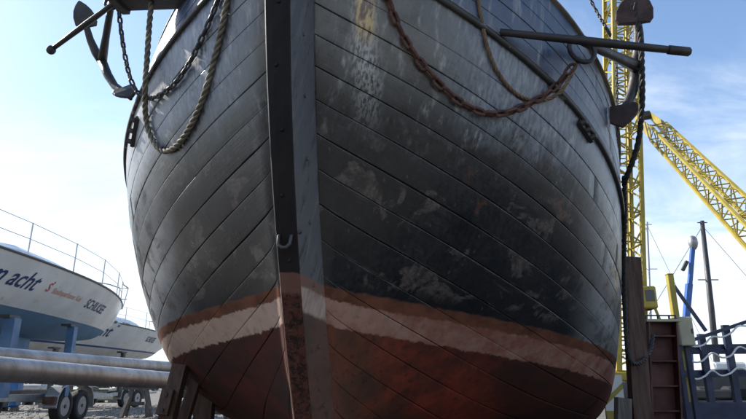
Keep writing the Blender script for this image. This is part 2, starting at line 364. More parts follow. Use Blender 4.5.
M['dusty_iron'] = pm('grey_iron', (0.055, 0.055, 0.058), (0.035, 0.033, 0.033), 9, 0.55, 0.0, 0.5, 30, 0.006, 0.62, (0.10, 0.055, 0.035))
M['rust'] = pm('rusty_iron', (0.115, 0.048, 0.030), (0.045, 0.022, 0.017), 11, 0.75, 0.0, 0.8, 50, 0.006, 0.60, (0.20, 0.085, 0.04))
M['rust_fluke'] = pm('rusty_fluke', (0.062, 0.032, 0.026), (0.03, 0.019, 0.018), 8, 0.7, 0.0, 0.6, 30, 0.006)
M['bare'] = pm('bare_timber_grey', (0.26, 0.22, 0.19), (0.15, 0.12, 0.10), 8, 0.7)
M['rope_pale'] = pm('pale_rope', (0.21, 0.19, 0.145), (0.11, 0.10, 0.075), 14, 0.85, 0, 0.6, 120, 0.003)
M['rope_brown'] = pm('brown_rope', (0.20, 0.14, 0.085), (0.12, 0.08, 0.05), 14, 0.85, 0, 0.6, 120, 0.003)
M['rope_black'] = pm('black_rope', (0.014, 0.014, 0.015), (0.028, 0.026, 0.026), 14, 0.7, 0, 0.6, 120, 0.003)
M['rope_white'] = pm('white_rope', (0.85, 0.84, 0.81), (0.75, 0.74, 0.70), 14, 0.8, 0, 0.4, 120, 0.003)
M['yellow'] = pm('crane_yellow_paint', (0.40, 0.31, 0.03), (0.27, 0.21, 0.035), 2, 0.5, 0, 0.2, 20, 0.004, 0.62, (0.13, 0.075, 0.035))
M['dark_steel'] = pm('dark_steel', (0.03, 0.03, 0.033), (0.05, 0.05, 0.05), 4, 0.5)
M['blue_steel'] = pm('navy_steel_paint', (0.010, 0.022, 0.070), (0.007, 0.014, 0.042), 5, 0.5, spot=0.68, spotc=(0.12, 0.05, 0.03))
M['lift_blue'] = pm('lift_blue_paint', (0.03, 0.12, 0.42), (0.03, 0.09, 0.30), 4, 0.4)
M['red_steel'] = pm('red_oxide_steel', (0.085, 0.018, 0.013), (0.050, 0.013, 0.011), 4, 0.6, 0, 0.3, 30, 0.006, 0.66, (0.05, 0.022, 0.016))
M['cream'] = pm('cream_paint', (0.42, 0.40, 0.27), (0.34, 0.32, 0.22), 3, 0.55)
M['prop'] = pm('prop_timber', (0.095, 0.050, 0.034), (0.055, 0.030, 0.022), 3, 0.75, 0, 0.6, 12, 0.01, stretch=(9, 9, 0.8))
M['grey_timber'] = pm('grey_timber', (0.15, 0.135, 0.12), (0.09, 0.08, 0.07), 3, 0.8, 0, 0.6, 14, 0.01, stretch=(9, 9, 0.8))
M['white_gel'] = pm('white_gelcoat', (0.74, 0.76, 0.77), (0.62, 0.64, 0.64), 1.6, 0.25, 0, 0.03, 6, 0.004, 0.60, (0.50, 0.50, 0.47))
M['antifoul'] = pm('blue_antifouling', (0.075, 0.16, 0.28), (0.10, 0.20, 0.31), 2.5, 0.7, 0, 0.2, 40, 0.004, 0.63, (0.14, 0.20, 0.25))
M['white_bottom'] = pm('pale_bottom_paint', (0.60, 0.61, 0.60), (0.50, 0.51, 0.51), 2.5, 0.6)
M['navy'] = pm('navy_print', (0.018, 0.045, 0.16), (0.018, 0.04, 0.14), 4, 0.4)
M['redprint'] = pm('red_print', (0.55, 0.06, 0.04), (0.5, 0.07, 0.05), 4, 0.4)
M['fadedred'] = pm('faded_red_print', (0.60, 0.30, 0.24), (0.62, 0.38, 0.33), 4, 0.4)
M['stripe'] = pm('navy_stripe', (0.025, 0.06, 0.22), (0.03, 0.06, 0.2), 4, 0.4)
M['cabin'] = pm('cabin_side', (0.55, 0.62, 0.68), (0.48, 0.56, 0.63), 3, 0.35)
M['toerail'] = pm('dark_toe_rail', (0.07, 0.07, 0.072), (0.10, 0.095, 0.09), 6, 0.5)
M['stainless'] = pm('stainless_tube', (0.42, 0.42, 0.42), (0.36, 0.36, 0.36), 6, 0.3, 0.8)
M['cradle_blue'] = pm('cradle_blue_paint', (0.07, 0.17, 0.32), (0.06, 0.13, 0.25), 4, 0.5, spot=0.62, spotc=(0.15, 0.07, 0.04))
M['galv'] = pm('galvanised_steel', (0.36, 0.37, 0.38), (0.27, 0.28, 0.29), 9, 0.45, 0.7)
M['tyre'] = pm('tyre_rubber', (0.018, 0.018, 0.019), (0.03, 0.029, 0.028), 9, 0.85, 0, 0.5, 60)
M['rim'] = pm('wheel_rim', (0.30, 0.30, 0.31), (0.22, 0.22, 0.23), 9, 0.45, 0.4)
M['trailer_guard'] = pm('mudguard_grey', (0.33, 0.34, 0.35), (0.26, 0.27, 0.28), 9, 0.4, 0.3)
def pipe_mat():
    n = NT('mottled_aluminium'); f = n.noise(3.5, 6, 0.7, n.map((1, 1, 0.35))); g = n.noise(22, 5, 0.7)
    col = n.mix(n.step(f, 0.35, 0.65), (0.46, 0.46, 0.46), (0.30, 0.295, 0.285))
    col = n.mix(n.math('MULTIPLY', n.step(g, 0.55, 0.7), 0.6), col, (0.20, 0.17, 0.13))
    return n.out(col, n.step(f, 0.2, 0.8, 0.32, 0.55), 0.55, n.bump(g, 0.25, 0.004))
M['pipe'] = pipe_mat()
M['ground'] = ground_material()
M['concrete'] = pm('slip_concrete', (0.10, 0.095, 0.09), (0.06, 0.058, 0.055), 1.2, 0.9, 0, 0.5, 25, 0.02)
M['water'] = pm('harbour_water', (0.03, 0.045, 0.05), (0.025, 0.04, 0.045), 1, 0.12, 0, 0.4, 3, 0.05)
M['stone'] = pm('pebble', (0.30, 0.28, 0.26), (0.17, 0.16, 0.15), 3, 0.85)
M['leaf'] = pm('far_foliage', (0.055, 0.075, 0.045), (0.035, 0.05, 0.03), 2, 0.9)
M['weed'] = pm('dry_weed', (0.12, 0.13, 0.05), (0.08, 0.09, 0.035), 2, 0.9)
M['tarp'] = pm('blue_tarpaulin', (0.03, 0.16, 0.42), (0.03, 0.13, 0.34), 2, 0.6, 0, 0.5, 6, 0.05)
M['hull_far'] = pm('far_hull_paint', (0.05, 0.055, 0.065), (0.035, 0.04, 0.05), 2, 0.4)
M['mast_alu'] = pm('mast_aluminium', (0.42, 0.43, 0.44), (0.36, 0.37, 0.38), 4, 0.45, 0.5)
M['mast_dark'] = pm('mast_dark_wood', (0.045, 0.045, 0.05), (0.03, 0.03, 0.035), 4, 0.5)
M['glass'] = pm('dark_cab_glass', (0.02, 0.025, 0.03), (0.02, 0.025, 0.03), 4, 0.08, 0, 0.0)
M['hose'] = pm('blue_hose', (0.05, 0.16, 0.36), (0.04, 0.12, 0.28), 4, 0.5)

# ================================================================ the ship's hull form (ship axes: x to port, y aft, z up)
HP = dict(sx=-0.4876, sy=4.0203, sz=0.6787, th=0.1868, tau=0.1058, heel=0.0399, vf0=0.0715, vf1=0.0081, v0=0.1584, proj=0.2691, rk1=0.6394, rk2=-0.0818, wm=0.5123, D=1.6001, n=6.0000, tum=0.0025, L0=3.7050, L1=0.3125, L2=0.3400, a=2.6755, a1=1.4384, b0=1.2999, b1=-0.2943, b2=0.0922, r0=1.0313, r1=0.6766, rL=3.3414, hb=0.6705, hb1=-0.0297, sp0=0.1564, sp1=0.1358, spx=6.9151)
K0 = 0.6304; BM = 2.6; WBOT = -1.07
LEAN = {-1: 0.20, 1: 0.0}                   # the starboard bulwark is set in a little
def u0(w): return -HP['rk1']*w - HP['rk2']*w*w
def bmax(w):
    d = np.clip((HP['wm']-w)/HP['D'], 0, .999)
    return BM*np.where(w < HP['wm'], (1-d**HP['n'])**.8, 1-HP['tum']*(w-HP['wm'])**2)
def halfb(u, w):
    w = np.asarray(w, float); u = np.asarray(u, float)
    L = np.clip(HP['L0']+HP['L1']*w+HP['L2']*w*w, 1.2, 9); t = np.clip((u-u0(w))/L, 0, 1); b = np.clip(HP['b0']+HP['b1']*w+HP['b2']*w*w, .35, 1.8)
    v = HP['v0']+np.maximum(bmax(w)-HP['v0'], .02)*np.clip(1-(1-t)**np.clip(HP['a']+HP['a1']*w, 1.2, 6), 1e-9, 1)**b
    st = np.clip((u-6.5)/5.0, 0, 0.97)
    return v*np.sqrt(1-st**2)
def wrub(u): return HP['r0']+HP['r1']*np.clip(1-u/HP['rL'], 0, 2)**2
def wseam(k): return lambda u: np.maximum(wrub(u)-k*(HP['sp0']+(HP['sp1']-HP['sp0'])*np.clip(u/HP['spx'], 0, 1)), WBOT)
def wbul(f): return lambda u: wrub(u)+f*(HP['hb']+HP['hb1']*u)
def wq(wf, q):
    w = wf(q)
    for _ in range(4): w = wf(q+u0(w))
    return w
def SP(q, w, side, off=0.0):
    """point on the hull surface q metres aft of the stem at height w, pushed out by off"""
    def p(qq, ww):
        u = u0(ww)+qq
        return np.stack([side*(halfb(u, ww)-LEAN[side]*np.clip((ww-wrub(u))/.6, 0, 1.2)), u, ww], -1)
    a = p(q, w); e = 1e-3
    dq = p(q+e, w)-a; dw = p(q, w+e)-a
    N = np.cross(dq, dw); N /= (np.linalg.norm(N, axis=-1, keepdims=True)+1e-12)
    s = np.where(N[..., :1]*side < 0, -1.0, 1.0); N = N*s
    return a+N*np.asarray(off)[..., None] if np.ndim(off) else a+N*off
def toW(u, v, w):
    ch, sh = math.cos(HP['heel']), math.sin(HP['heel']); v, w = v*ch+w*sh, -v*sh+w*ch
    ct, st = math.cos(HP['tau']), math.sin(HP['tau']); u, w = u*ct+w*st, -u*st+w*ct
    c, s = math.cos(HP['th']), math.sin(HP['th'])
    return np.array([HP['sx']+u*s+v*c, HP['sy']+u*c-v*s, HP['sz']+w+H])
O = toW(0, 0, 0); AX = np.stack([toW(0, 1, 0)-O, toW(1, 0, 0)-O, toW(0, 0, 1)-O], 1)
SHIP = Matrix([[*AX[0], O[0]], [*AX[1], O[1]], [*AX[2], O[2]], [0, 0, 0, 1]])
CAMP = np.array([0, 0, H])
def hull_hit(x, y, off=0.0):
    """where the sight line through a photo pixel meets the hull pushed out by off; world point or None"""
    d = rayd(x, y)
    for t in np.arange(2.5, 8, .01):
        v, u, w = AX.T@(CAMP+d*t-O)
        if -1.05 < w < float(wbul(1.0)(u))+.02 and u > u0(w)-.3 and abs(v) < float(halfb(max(u, u0(w)), w))+off: return CAMP+d*t
    return None

# ================================================================ the setting
def make_ground():
    c, s = math.cos(HP['th']), math.sin(HP['th'])
    def W(u, v, z=0.0): return (HP['sx']+u*s+v*c, HP['sy']+u*c-v*s, z)
    m = MB(); U0, U1, V = 1.4, 24.0, 3.3; B = 900
    # sheet round the slip, cut into strips
    ring = [W(U0, -V), W(U0, V), W(U1, V), W(U1, -V)]
    outer = [W(-B, -B), W(-B, B), W(B, B), W(B, -B)]
    m.add(ring+outer, [(4, 5, 1, 0), (5, 6, 2, 1), (6, 7, 3, 2), (7, 4, 0, 3)])
    tag(m.build('ground', M['ground']), kind='structure')
    m = MB(); zd = -(U1-U0)*0.15
    m.add([W(U0, -V), W(U0, V), W(U1, V, zd), W(U1, -V, zd)], [(0, 3, 2, 1)])
    m.add([W(U0, -V), W(U1, -V), W(U1, -V, zd)], [(0, 1, 2)]); m.add([W(U0, V), W(U1, V), W(U1, V, zd)], [(0, 2, 1)])
    m.add([W(U1, -V), W(U1, V), W(U1, V, zd), W(U1, -V, zd)], [(0, 1, 2, 3)])
    tag(m.build('slipway', M['concrete']), kind='structure')
make_ground()

# ================================================================ the ship
ship = empty('wooden_ship'); ship.matrix_world = SHIP
tag(ship, 'big black wooden sailing ship hauled out, seen bow-on from below', 'ship')
def strake(fa, fb, side, joints, name='plank'):
    """planks of one strake between seam functions fa (lower) and fb (upper), butted at the joints"""
    rng = np.random.default_rng(random.randint(0, 10**6))
    ph = rng.uniform(0, 6.28, 4)
    for j in range(len(joints)-1):
        qa, qb = joints[j]+(0.0015 if j else 0), joints[j+1]-0.0015
        n = max(5, int((qb-qa)/(0.07 if qa < 3.6 else 0.3))); q = np.linspace(qa, qb, n)
        q = np.concatenate([[qa], [qa+.006], q[1:-1], [qb-.006], [qb]]); n = len(q)
        wa = wq(fa, q); wb = wq(fb, q); hgt = wb-wa
        if np.max(hgt) < 0.012: continue
        gap = lambda k: 0.0010+0.0021*np.clip(np.sin(q*2.1+ph[k])+np.sin(q*5.7+ph[k+1])*.6+.3, -.5, 1.6)
        ga = np.minimum(gap(0), hgt*.2); gb = np.minimum(gap(2), hgt*.2); bv = np.minimum(.006, hgt*.2)
        lift = rng.uniform(-.0014, .0016)+.0016*np.sin(q*1.3+ph[1])+.0011*np.sin(q*3.7+ph[3]); cup = rng.uniform(-.0012, .0022)
        rows = []
        for w, off in ((wa+ga, -.016), (wa+ga+.0002, -.0026), (wa+ga+bv*.5, -.0002), (wa+ga+bv*1.1, 0), (wa+hgt*.28, .0001), (wa+hgt*.5, .0002), (wa+hgt*.72, .0001), (wb-gb-bv*1.1, 0), (wb-gb-bv*.5, -.0002), (wb-gb-.0002, -.0026), (wb-gb, -.016)):
            offv = np.full(n, off)+lift*(off > -.01)+(cup*4*np.clip((w-wa)/hgt.clip(1e-6), 0, 1)*(1-np.clip((w-wa)/hgt.clip(1e-6), 0, 1)) if off > -.002 else 0)
            offv[0] = offv[-1] = -.016 if off > -.01 else off
            rows.append(SP(q, w, side, offv))
        vs = np.concatenate(rows); fs = []
        for r in range(len(rows)-1):
            for i in range(n-1):
                a = r*n+i; f = (a, a+1, a+n+1, a+n)
                fs.append(f if side > 0 else f[::-1])
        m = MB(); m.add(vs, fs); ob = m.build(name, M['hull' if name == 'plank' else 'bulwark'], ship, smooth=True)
        arc = np.concatenate([[0], np.cumsum(np.linalg.norm(np.diff(rows[5], axis=0), axis=1))])+rng.uniform(0, 9)
        fr = [0.0, 0.0, .02, .04, .28, .5, .72, .96, .98, 1.0, 1.0]; uv = ob.data.uv_layers.new(name='plank')
        vi = np.empty(len(ob.data.loops), int); ob.data.loops.foreach_get('vertex_index', vi)
        uv.data.foreach_set('uv', np.stack([arc[vi % n], np.array(fr)[vi//n]], 1).astype(np.float32).ravel())
def joints_for(k, side):
    rng = np.random.default_rng(int(k*10)+(500 if side > 0 else 100))
    j = [0.0, rng.uniform(1.3, 3.4)]
    while j[-1] < 8.5: j.append(j[-1]+rng.uniform(2.4, 3.6))
    j[-1] = 11.2
    return j
KS = [0.0]+[K0+i for i in range(1, 21)]
for side in (-1, 1):
    for i in range(len(KS)-1): strake(wseam(KS[i+1]), wseam(KS[i]), side, joints_for(KS[i], side))
    for i in range(5): strake(wbul(i/5), wbul((i+1)/5), side, joints_for(20+i, side), 'bulwark_plank')
# inner skin, so that the seams are dark and the hull is closed
def skin(f0, f1, off, name, mat, nrow=14):
    m = MB(); q = np.concatenate([np.linspace(0, 3.5, 36), np.linspace(3.8, 11.2, 20)]); n = len(q)
    for side in (-1, 1):
        a = wq(f0, q); b = wq(f1, q)
        rows = [SP(q, a+(b-a)*k/nrow, side, off) for k in range(nrow+1)]
        fs = []
        for r in range(nrow):
            for i in range(n-1):
                t = r*n+i; f = (t, t+1, t+n+1, t+n); fs.append(f if side > 0 else f[::-1])
        m.add(np.concatenate(rows), fs)
    return m.build(name, mat, ship)
skin(lambda u: np.full_like(np.asarray(u, float), WBOT), wbul(.995), -.0145, 'inner_planking', M['pitch'], 16)
# bottom and deck
def flat(name, wf, mat, inset=0.02):
    m = MB(); q = np.concatenate([np.linspace(0.02, 3.5, 30), np.linspace(3.8, 11.2, 18)]); n = len(q); w = wq(wf, q)
    a = SP(q, w, -1, -inset); b = SP(q, w, 1, -inset)
    m.add(np.concatenate([a, b]), [(i, i+1, n+i+1, n+i) for i in range(n-1)]); m.build(name, mat, ship)
flat('bottom_planking', lambda u: np.full_like(np.asarray(u, float), WBOT), M['hull'], -.002)
flat('deck', wbul(0.05), M['deck'], 0.03)
# rubbing strake and cap rail
def moulding(name, wf, prof, mat):
    for side in (-1, 1):
        q = np.concatenate([np.linspace(0, 3.5, 60), np.linspace(3.7, 11.2, 22)]); n = len(q); w = wq(wf, q)
        rows = [SP(q, w+dw, side, off) for dw, off in prof]
        m = MB(); vs = np.concatenate(rows); fs = []
        for r in range(len(rows)-1):
            for i in range(n-1):
                t = r*n+i; f = (t, t+1, t+n+1, t+n); fs.append(f if side > 0 else f[::-1])
        m.add(vs, fs); m.build(name, mat, ship, smooth=True)
moulding('rubbing_strake', wrub, [(-.026, -.012), (-.025, .016), (-.018, .026), (0, .030), (.018, .026), (.024, .016), (.025, -.012)], M['rub'])
moulding('rail_edge', wrub, [(.0245, -.004), (.025, .020), (.029, .023), (.034, .019), (.035, -.004)], M['edge'])
moulding('cap_rail', wbul(1.0), [(-.002, -.09), (-.002, .028), (.004, .032), (.020, .032), (.024, .028), (.025, -.09)], M['cap'])
# stem
def stem():
    ws = np.linspace(-1.02, 2.75, 60)
    def rings(x_in, fr):
        out = []
        for w in ws:
            u = float(u0(w)); vf = HP['vf0']+HP['vf1']*w; p = HP['proj']; v0 = HP['v0']
            jit = 0.0
            if fr:
                jit = 0.006*math.sin(w*41)*math.sin(w*17+1) if w < -.1 else .002*math.sin(w*23)
                prof = [(-vf-.001, u-p+.012), (-vf+.007, u-p-.006), (-vf*.4, u-p-.012+jit), (vf*.4, u-p-.012-jit), (vf-.007, u-p-.006), (vf+.001, u-p+.012)]
            else:
                prof = [(-v0-.001, u+.02), (-v0+.004, u-.006), (-vf-.004, u-p+.010), (-vf+.004, u-p+.004), (vf-.004, u-p+.004), (vf+.004, u-p+.010), (v0-.004, u-.006), (v0+.001, u+.02)]
            out.append([(x, y, float(w)) for x, y in prof])
        return out
    m = MB(); m.loft(rings(0, False), True); m.build('stem_post', M['stem_side'], ship)
    m = MB(); m.loft(rings(0, True), True); m.build('stem_facing', M['stem_front'], ship)
    m = MB(); m.box((-.13, float(u0(-.95)) - .1, -1.10), (.13, 11.0, -.945)); m.build('keel', M['stem_front'], ship)
stem()
# draught-mark staple on the stem face
def staple():
    w = 0.18; u = float(u0(w))-HP['proj']-.012; m = MB(); x0 = -.005
    m.tube([(x0-.042, u+.005, w+.045), (x0-.042, u-.025, w+.02), (x0-.038, u-.028, w-.035), (x0-.01, u-.03, w-.055), (x0+.02, u-.03, w-.055), (x0+.04, u-.028, w-.03), (x0+.042, u-.025, w+.02), (x0+.042, u+.005, w+.045)], .0105, 8)
    m.build('stem_shackle', M['dusty_iron'], ship, True)
    for dx in (-.05, 0.0, .05, .085):
        m = MB(); m.tube([(x0+dx, u+.01, w+.058), (x0+dx, u-.016, w+.058)], .014, 8); m.build('bolt', M['dusty_iron'], ship)
staple()
for i in range(9):
    w = -.75+i*.36; m = MB(); u = float(u0(w))-.12; x = HP['v0']-(HP['v0']-HP['vf0'])*.47
    m.tube([(x-.01, u, w), (x+.012, u-.004, w)], [.017, .012], 8); m.build('bolt', M['stem_side'], ship)
    m = MB(); m.tube([(.012*(-1)**i, float(u0(w+.1))-HP['proj'], w+.1), (.012*(-1)**i, float(u0(w+.1))-HP['proj']-.020, w+.1)], [.016, .011], 8); m.build('bolt', M['stem_front'], ship)
# fairlead iron on the port bow
def ship_local(pw): return Vector(AX.T@(np.array(pw)-O))
def hull_iron(x0, y0, x1, y1):
    a = hull_hit(x0, y0); b = hull_hit(x1, y1)
    if a is None or b is None: return
    a, b = ship_local(a), ship_local(b); sg = 1 if a.x > 0 else -1; nrm = Vector((sg*.85, -.45, .1)).normalized()
    m = MB(); m.bar(a+nrm*.012, b+nrm*.012, .06, .03, nrm); fr = m.build('chain_plate', M['iron'], ship)
    for t in (.12, .5, .88):
        c = a.lerp(b, t)+nrm*.02; m = MB(); m.tube([c, c+nrm*.045], [.026, .02], 8); m.build('bolt', M['dusty_iron'], ship)
hull_iron(577, 122, 590, 141)
hull_iron(139, 118, 134, 146)
# cathead: the stout timber that carries the starboard anchor
def cathead():
    a = px(215, -8, 4.0); b = px(122, -4, 4.2)
    m = MB(); m.bar(a, b, .2, .15); o = m.build('cathead', M['iron'], ship); o.matrix_parent_inverse = SHIP.inverted()
    m = MB(); m.bar(b+(b-a).normalized()*-.02, b+(b-a).normalized()*.05, .23, .20); o2 = m.build('iron_band', M['dusty_iron'], ship); o2.matrix_parent_inverse = SHIP.inverted()
cathead()
pa, pb = px(545, -52, 4.05), px(598, -58, 4.1)
m = MB(); m.bar(pa-(pb-pa)*.5, pb, .2, .15); o = m.build('cathead', M['iron'], ship); o.matrix_parent_inverse = SHIP.inverted()

# ================================================================ anchors, chains and ropes
def spade(c, tip_dir, nrm, ln, wd, th):
    """thick spade-shaped palm"""
    t = Vector(tip_dir).normalized(); n = Vector(nrm); n = (n-t*n.dot(t)).normalized(); s = t.cross(n)
    out = [(-.50, .0), (-.49, .42), (-.36, .50), (-.1, .49), (.12, .40), (.32, .24), (.46, .07), (.5, 0)]
    pts = [(a, b) for a, b in out]+[(a, -b) for a, b in out[-2:0:-1]]
    m = MB(); rings = []
    for dz, sc in ((-.5, .93), (-.3, 1), (.3, 1), (.5, .93)):
        rings.append([Vector(c)+t*(a*ln*sc)+s*(b*wd*sc)+n*(dz*th+.05*ln*(1-abs(b)*2)*(-1)) for a, b in pts])
    m.loft(rings, True)
    return m
def anchor(name, label, ring, crown, arm1, arm2, st_in, st_out, r, irons, palmmat, ring_r, ball, palm_dims, face, tips=None):
    root = empty(name, ring); tag(root, label, 'anchor', 'anchors at the bow')
    inv = Matrix.Translation(-Vector(ring)); L = lambda p: inv@Vector(p)
    ring, crown, arm1, arm2, st_in, st_out = map(L, (ring, crown, arm1, arm2, st_in, st_out))
    sh = MB(); d = (crown-ring); sh.tube([ring+d*-.03, ring+d*.12, ring+d*.6, crown], [r*1.05, r*1.1, r*1.25, r*1.7], 8); sh.build('shank', irons, root, True)
    for ai, (tip, (ln, wd, trim)) in enumerate(zip((arm1, arm2), palm_dims)):
        mid = crown.lerp(tip, .5)+d.normalized()*(.10*(tip-crown).length)
        m = MB(); m.tube([crown-d.normalized()*.0, crown.lerp(mid, .5)+d.normalized()*.02, mid, mid.lerp(tip, .5)+d.normalized()*-.01, tip], [r*1.7, r*1.6, r*1.35, r*1.1, r*.6], 8)
        arm = m.build('arm', irons, root, True)
        td = Vector(tips[ai]) if tips else (tip-mid).normalized(); spade(mid.lerp(tip, .72)-d.normalized()*r*1.2, td, Vector(face)-d.normalized()*.35, ln, wd, .03).build('palm', palmmat, arm)
    m = MB(); sd = (st_out-st_in)
    m.tube([st_in, st_in+sd*.3, st_in+sd*.5, st_in+sd*.7, st_out], [r*.78, r*.9, r*1.0, r*.9, r*.78], 10); s = m.build('stock', irons, root, True)
    if ball:
        m = MB(); c = st_out; k = 8
        rings = [[c+Vector((math.cos(a)*math.sin(b), math.sin(a)*math.sin(b), math.cos(b)))*r*1.6 for a in np.linspace(0, 2*math.pi, 12, endpoint=False)] for b in np.linspace(.05, math.pi-.05, 8)]
        m.loft(rings, True); m.build('ball_end', irons, s, True)
    else:
        m = MB(); u = sd.normalized(); m.tube([st_out-u*.16, st_out-u*.01], r*1.02, 10); m.build('collar', irons, s, True)
    # the ring hangs in a plane across the sight line
    m = MB(); n1 = Vector((1, .25, 0)).normalized(); n2 = Vector((0, 0, -1)); c = ring+n2*ring_r*.75
    P = [c+(n1*math.cos(a)+n2*math.sin(a))*ring_r for a in np.linspace(0, 2*math.pi, 25)]
    m.tube(P, r*.52, 8, False); m.build('ring', irons, root, True)
    return root
# port anchor (photo right)
A_in = Vector(hull_hit(500, 33, .03)); A_in.y -= .01
anchor('anchor', 'rusty iron anchor slung by its stock at the port bow, beside the yellow crane mast',
       px(581, 40, 3.92), px(637, 67, 4.75), px(635, -2, 4.60), px(619, 124, 4.68), A_in, px(690, 52, 3.80),
       .034, M['iron'], M['rust_fluke'], .108, False, ((.33, .32, 0), (.25, .30, 0)), (-.35, -1, -.1), ((.1, -.15, 1), (-.12, -.3, -1)))
# starboard anchor (photo left)
anchor('anchor', 'dark iron anchor hanging at the starboard bow, ball-ended stock against open sky',
       px(112, 0, 4.35), px(102, 61, 4.75), px(80, 8, 4.62), px(131, 99, 4.55), px(124, -4, 4.22), px(51, 50, 4.45),
       .025, M['iron'], M['dusty_iron'], .05, True, ((.25, .19, 0), (.20, .20, 0)), (.35, -1, -.1))

def link_mesh(name, ln, wd, r, mat, n=14, k=6):
    m = MB(); pts = []
    hl = ln/2-wd/2
    for i in range(n):
        a = 2*math.pi*i/n; x = math.cos(a)*(wd/2-r); y = math.sin(a)*(wd/2-r)
        pts.append(Vector((x*1.0+(hl if x > 0.0 else -hl), y, 0)))
    vs = []; fs = []
    for i in range(n):
        t = (pts[(i+1) % n]-pts[i-1]).normalized(); s = Vector((0, 0, 1)); o = t.cross(s)
        for j in range(k):
            b = 2*math.pi*j/k; vs.append(pts[i]+o*math.cos(b)*r+s*math.sin(b)*r)
    for i in range(n):
        for j in range(k):
            i2, j2 = (i+1) % n, (j+1) % k; fs.append((i*k+j, i*k+j2, i2*k+j2, i2*k+j))
    m.add(vs, fs)
    return m.mesh(name, mat, True)
def path3(pixels, off, depth_ends=(None, None), extra=None):
    """sight lines through photo pixels, at the hull surface pushed out by off; gaps interpolated"""
    Ys = []
    for i, (x, y) in enumerate(pixels):
        h = hull_hit(x, y, off) if off is not None else None
        Ys.append(None if h is None else float(h[1]))
    if depth_ends[0] is not None: Ys[0] = depth_ends[0]
    if depth_ends[1] is not None: Ys[-1] = depth_ends[1]
    if extra:
        for i, Y in extra.items(): Ys[i] = Y
    idx = [i for i, Y in enumerate(Ys) if Y is not None]
    Yf = np.interp(range(len(Ys)), idx, [Ys[i] for i in idx])
    return [px(x, y, Y) for (x, y), Y in zip(pixels, Yf)]
def chain(name, label, pts, ln, wd, r, mat, parent_label=None, group=None):
    cv = cr_spline(pts, .004); pitch = ln-2*r
    L = np.concatenate([[0], np.cumsum(np.linalg.norm(np.diff(cv, axis=0), axis=1))]); n = int(L[-1]/pitch)
    root = empty(name, cv[0]); tag(root, label, 'chain', group)
    me = link_mesh('link', ln, wd, r, mat)
    at = lambda s: Vector([np.interp(s, L, cv[:, k]) for k in range(3)])
    for i in range(n):
        c = at((i+.5)*pitch); d = (at(min((i+1.1)*pitch, L[-1]))-at(max((i-.1)*pitch, 0))).normalized()
        view = Vector((0, 0, H))-c; s = d.cross(view).normalized(); nn = s.cross(d)
        an = R(32+random.uniform(-14, 14)) + (R(90) if i % 2 else 0)
        y = s*math.cos(an)+nn*math.sin(an); z = d.cross(y)
        mt = Matrix([[d.x, y.x, z.x, c.x-cv[0][0]], [d.y, y.y, z.y, c.y-cv[0][1]], [d.z, y.z, z.z, c.z-cv[0][2]], [0, 0, 0, 1]])
        place('link', me, root, mt)
    return root
def rope(name, label, pts, r, mat, lay=7.5, group=None, strands=3, cat='rope'):
    cv = cr_spline(pts, max(.012, r*.55)); m = MB(); n = len(cv)
    t = np.gradient(cv, axis=0); t /= np.linalg.norm(t, axis=1, keepdims=True)
    nx = np.cross(t[0], [0.3, 0.2, 1.0]); nx /= np.linalg.norm(nx); frames = []
    for i in range(n):
        nx = nx-t[i]*nx.dot(t[i]); nx /= np.linalg.norm(nx); frames.append((nx.copy(), np.cross(t[i], nx)))
    seg = np.concatenate([[0], np.cumsum(np.linalg.norm(np.diff(cv, axis=0), axis=1))])
    for s in range(strands):
        P = []
        for i in range(n):
            a = 2*math.pi*(s/strands+seg[i]/(r*lay)); P.append(cv[i]+(frames[i][0]*math.cos(a)+frames[i][1]*math.sin(a))*r*.52)
        m.tube([p-cv[0] for p in P], r*.52, 6)
    o = m.build(name, mat, None, True, loc=cv[0]); tag(o, label, cat, group)
    return o
chain('anchor_chain', 'heavy rusty chain drooping across the port bow to the anchor ring',
      path3([(384, -14), (388, 0), (400, 30), (413, 52), (428, 72), (445, 90), (465, 105), (485, 113), (505, 113), (525, 106), (545, 95), (560, 82), (571, 68), (579, 59)], .06, (None, 3.92), {11: 3.97, 12: 3.94}),
      .115, .07, .0125, M['rust'])
chain('anchor_chain', 'dark chain hanging in a loop below the starboard anchor',
      path3([(116, -6), (119, 12), (121, 30), (124, 50), (128, 70), (134, 87), (143, 97), (153, 98), (165, 92), (178, 80), (190, 62), (200, 42), (210, 20), (218, 0), (222, -12)], .06, (4.35, None), {1: 4.36, 2: 4.37, 3: 4.39, 4: 4.41, 5: 4.43, 6: 4.43}),
      .078, .05, .010, M['dusty_iron'])
rope('mooring_rope', 'thick pale laid rope hanging in a bight over the starboard bow',
     path3([(152, -12), (151, 5), (149, 30), (147, 60), (145, 90), (146, 118), (152, 139), (163, 151), (176, 146), (190, 127), (203, 98), (213, 64), (222, 28), (229, -10)], .05, (None, None), {0: 4.12, 1: 4.14, 2: 4.18, 3: 4.24, 4: 4.30}),
     .0235, M['rope_pale'])
rope('lashing_rope', 'thin brown rope looping below the rubbing strake to the port anchor ring',
     path3([(477, -10), (482, 22), (490, 55), (503, 80), (520, 96), (540, 101), (558, 94), (570, 78), (579, 58)], .03, (None, 3.93), {6: 3.98, 7: 3.95}),
     .015, M['rope_brown'])
rope('hanging_rope', 'thick black rope hanging from the port anchor in front of the crane mast',
     path3([(634, 4), (640, 34), (642, 70), (642, 105), (639, 138), (632, 163), (626, 178), (624, 184)], None, (4.60, 5.2), {2: 4.66}), .026, M['rope_black'])
chain('tackle_chain', 'thin black chain slanting down from the bulwark to the port anchor stock',
      [px(572, -46, 4.08), px(587, -8, 4.12), px(598, 14, 4.12), px(611, 36, 3.92)], .05, .032, .0065, M['iron'])
chain('tackle_chain', 'thin pale chain hanging beside the lower palm of the port anchor',
      [px(616, 60, 4.9), px(617, 92, 4.95), px(617, 130, 5.0), px(616, 152, 5.05)], .05, .032, .0065, M['dusty_iron'])
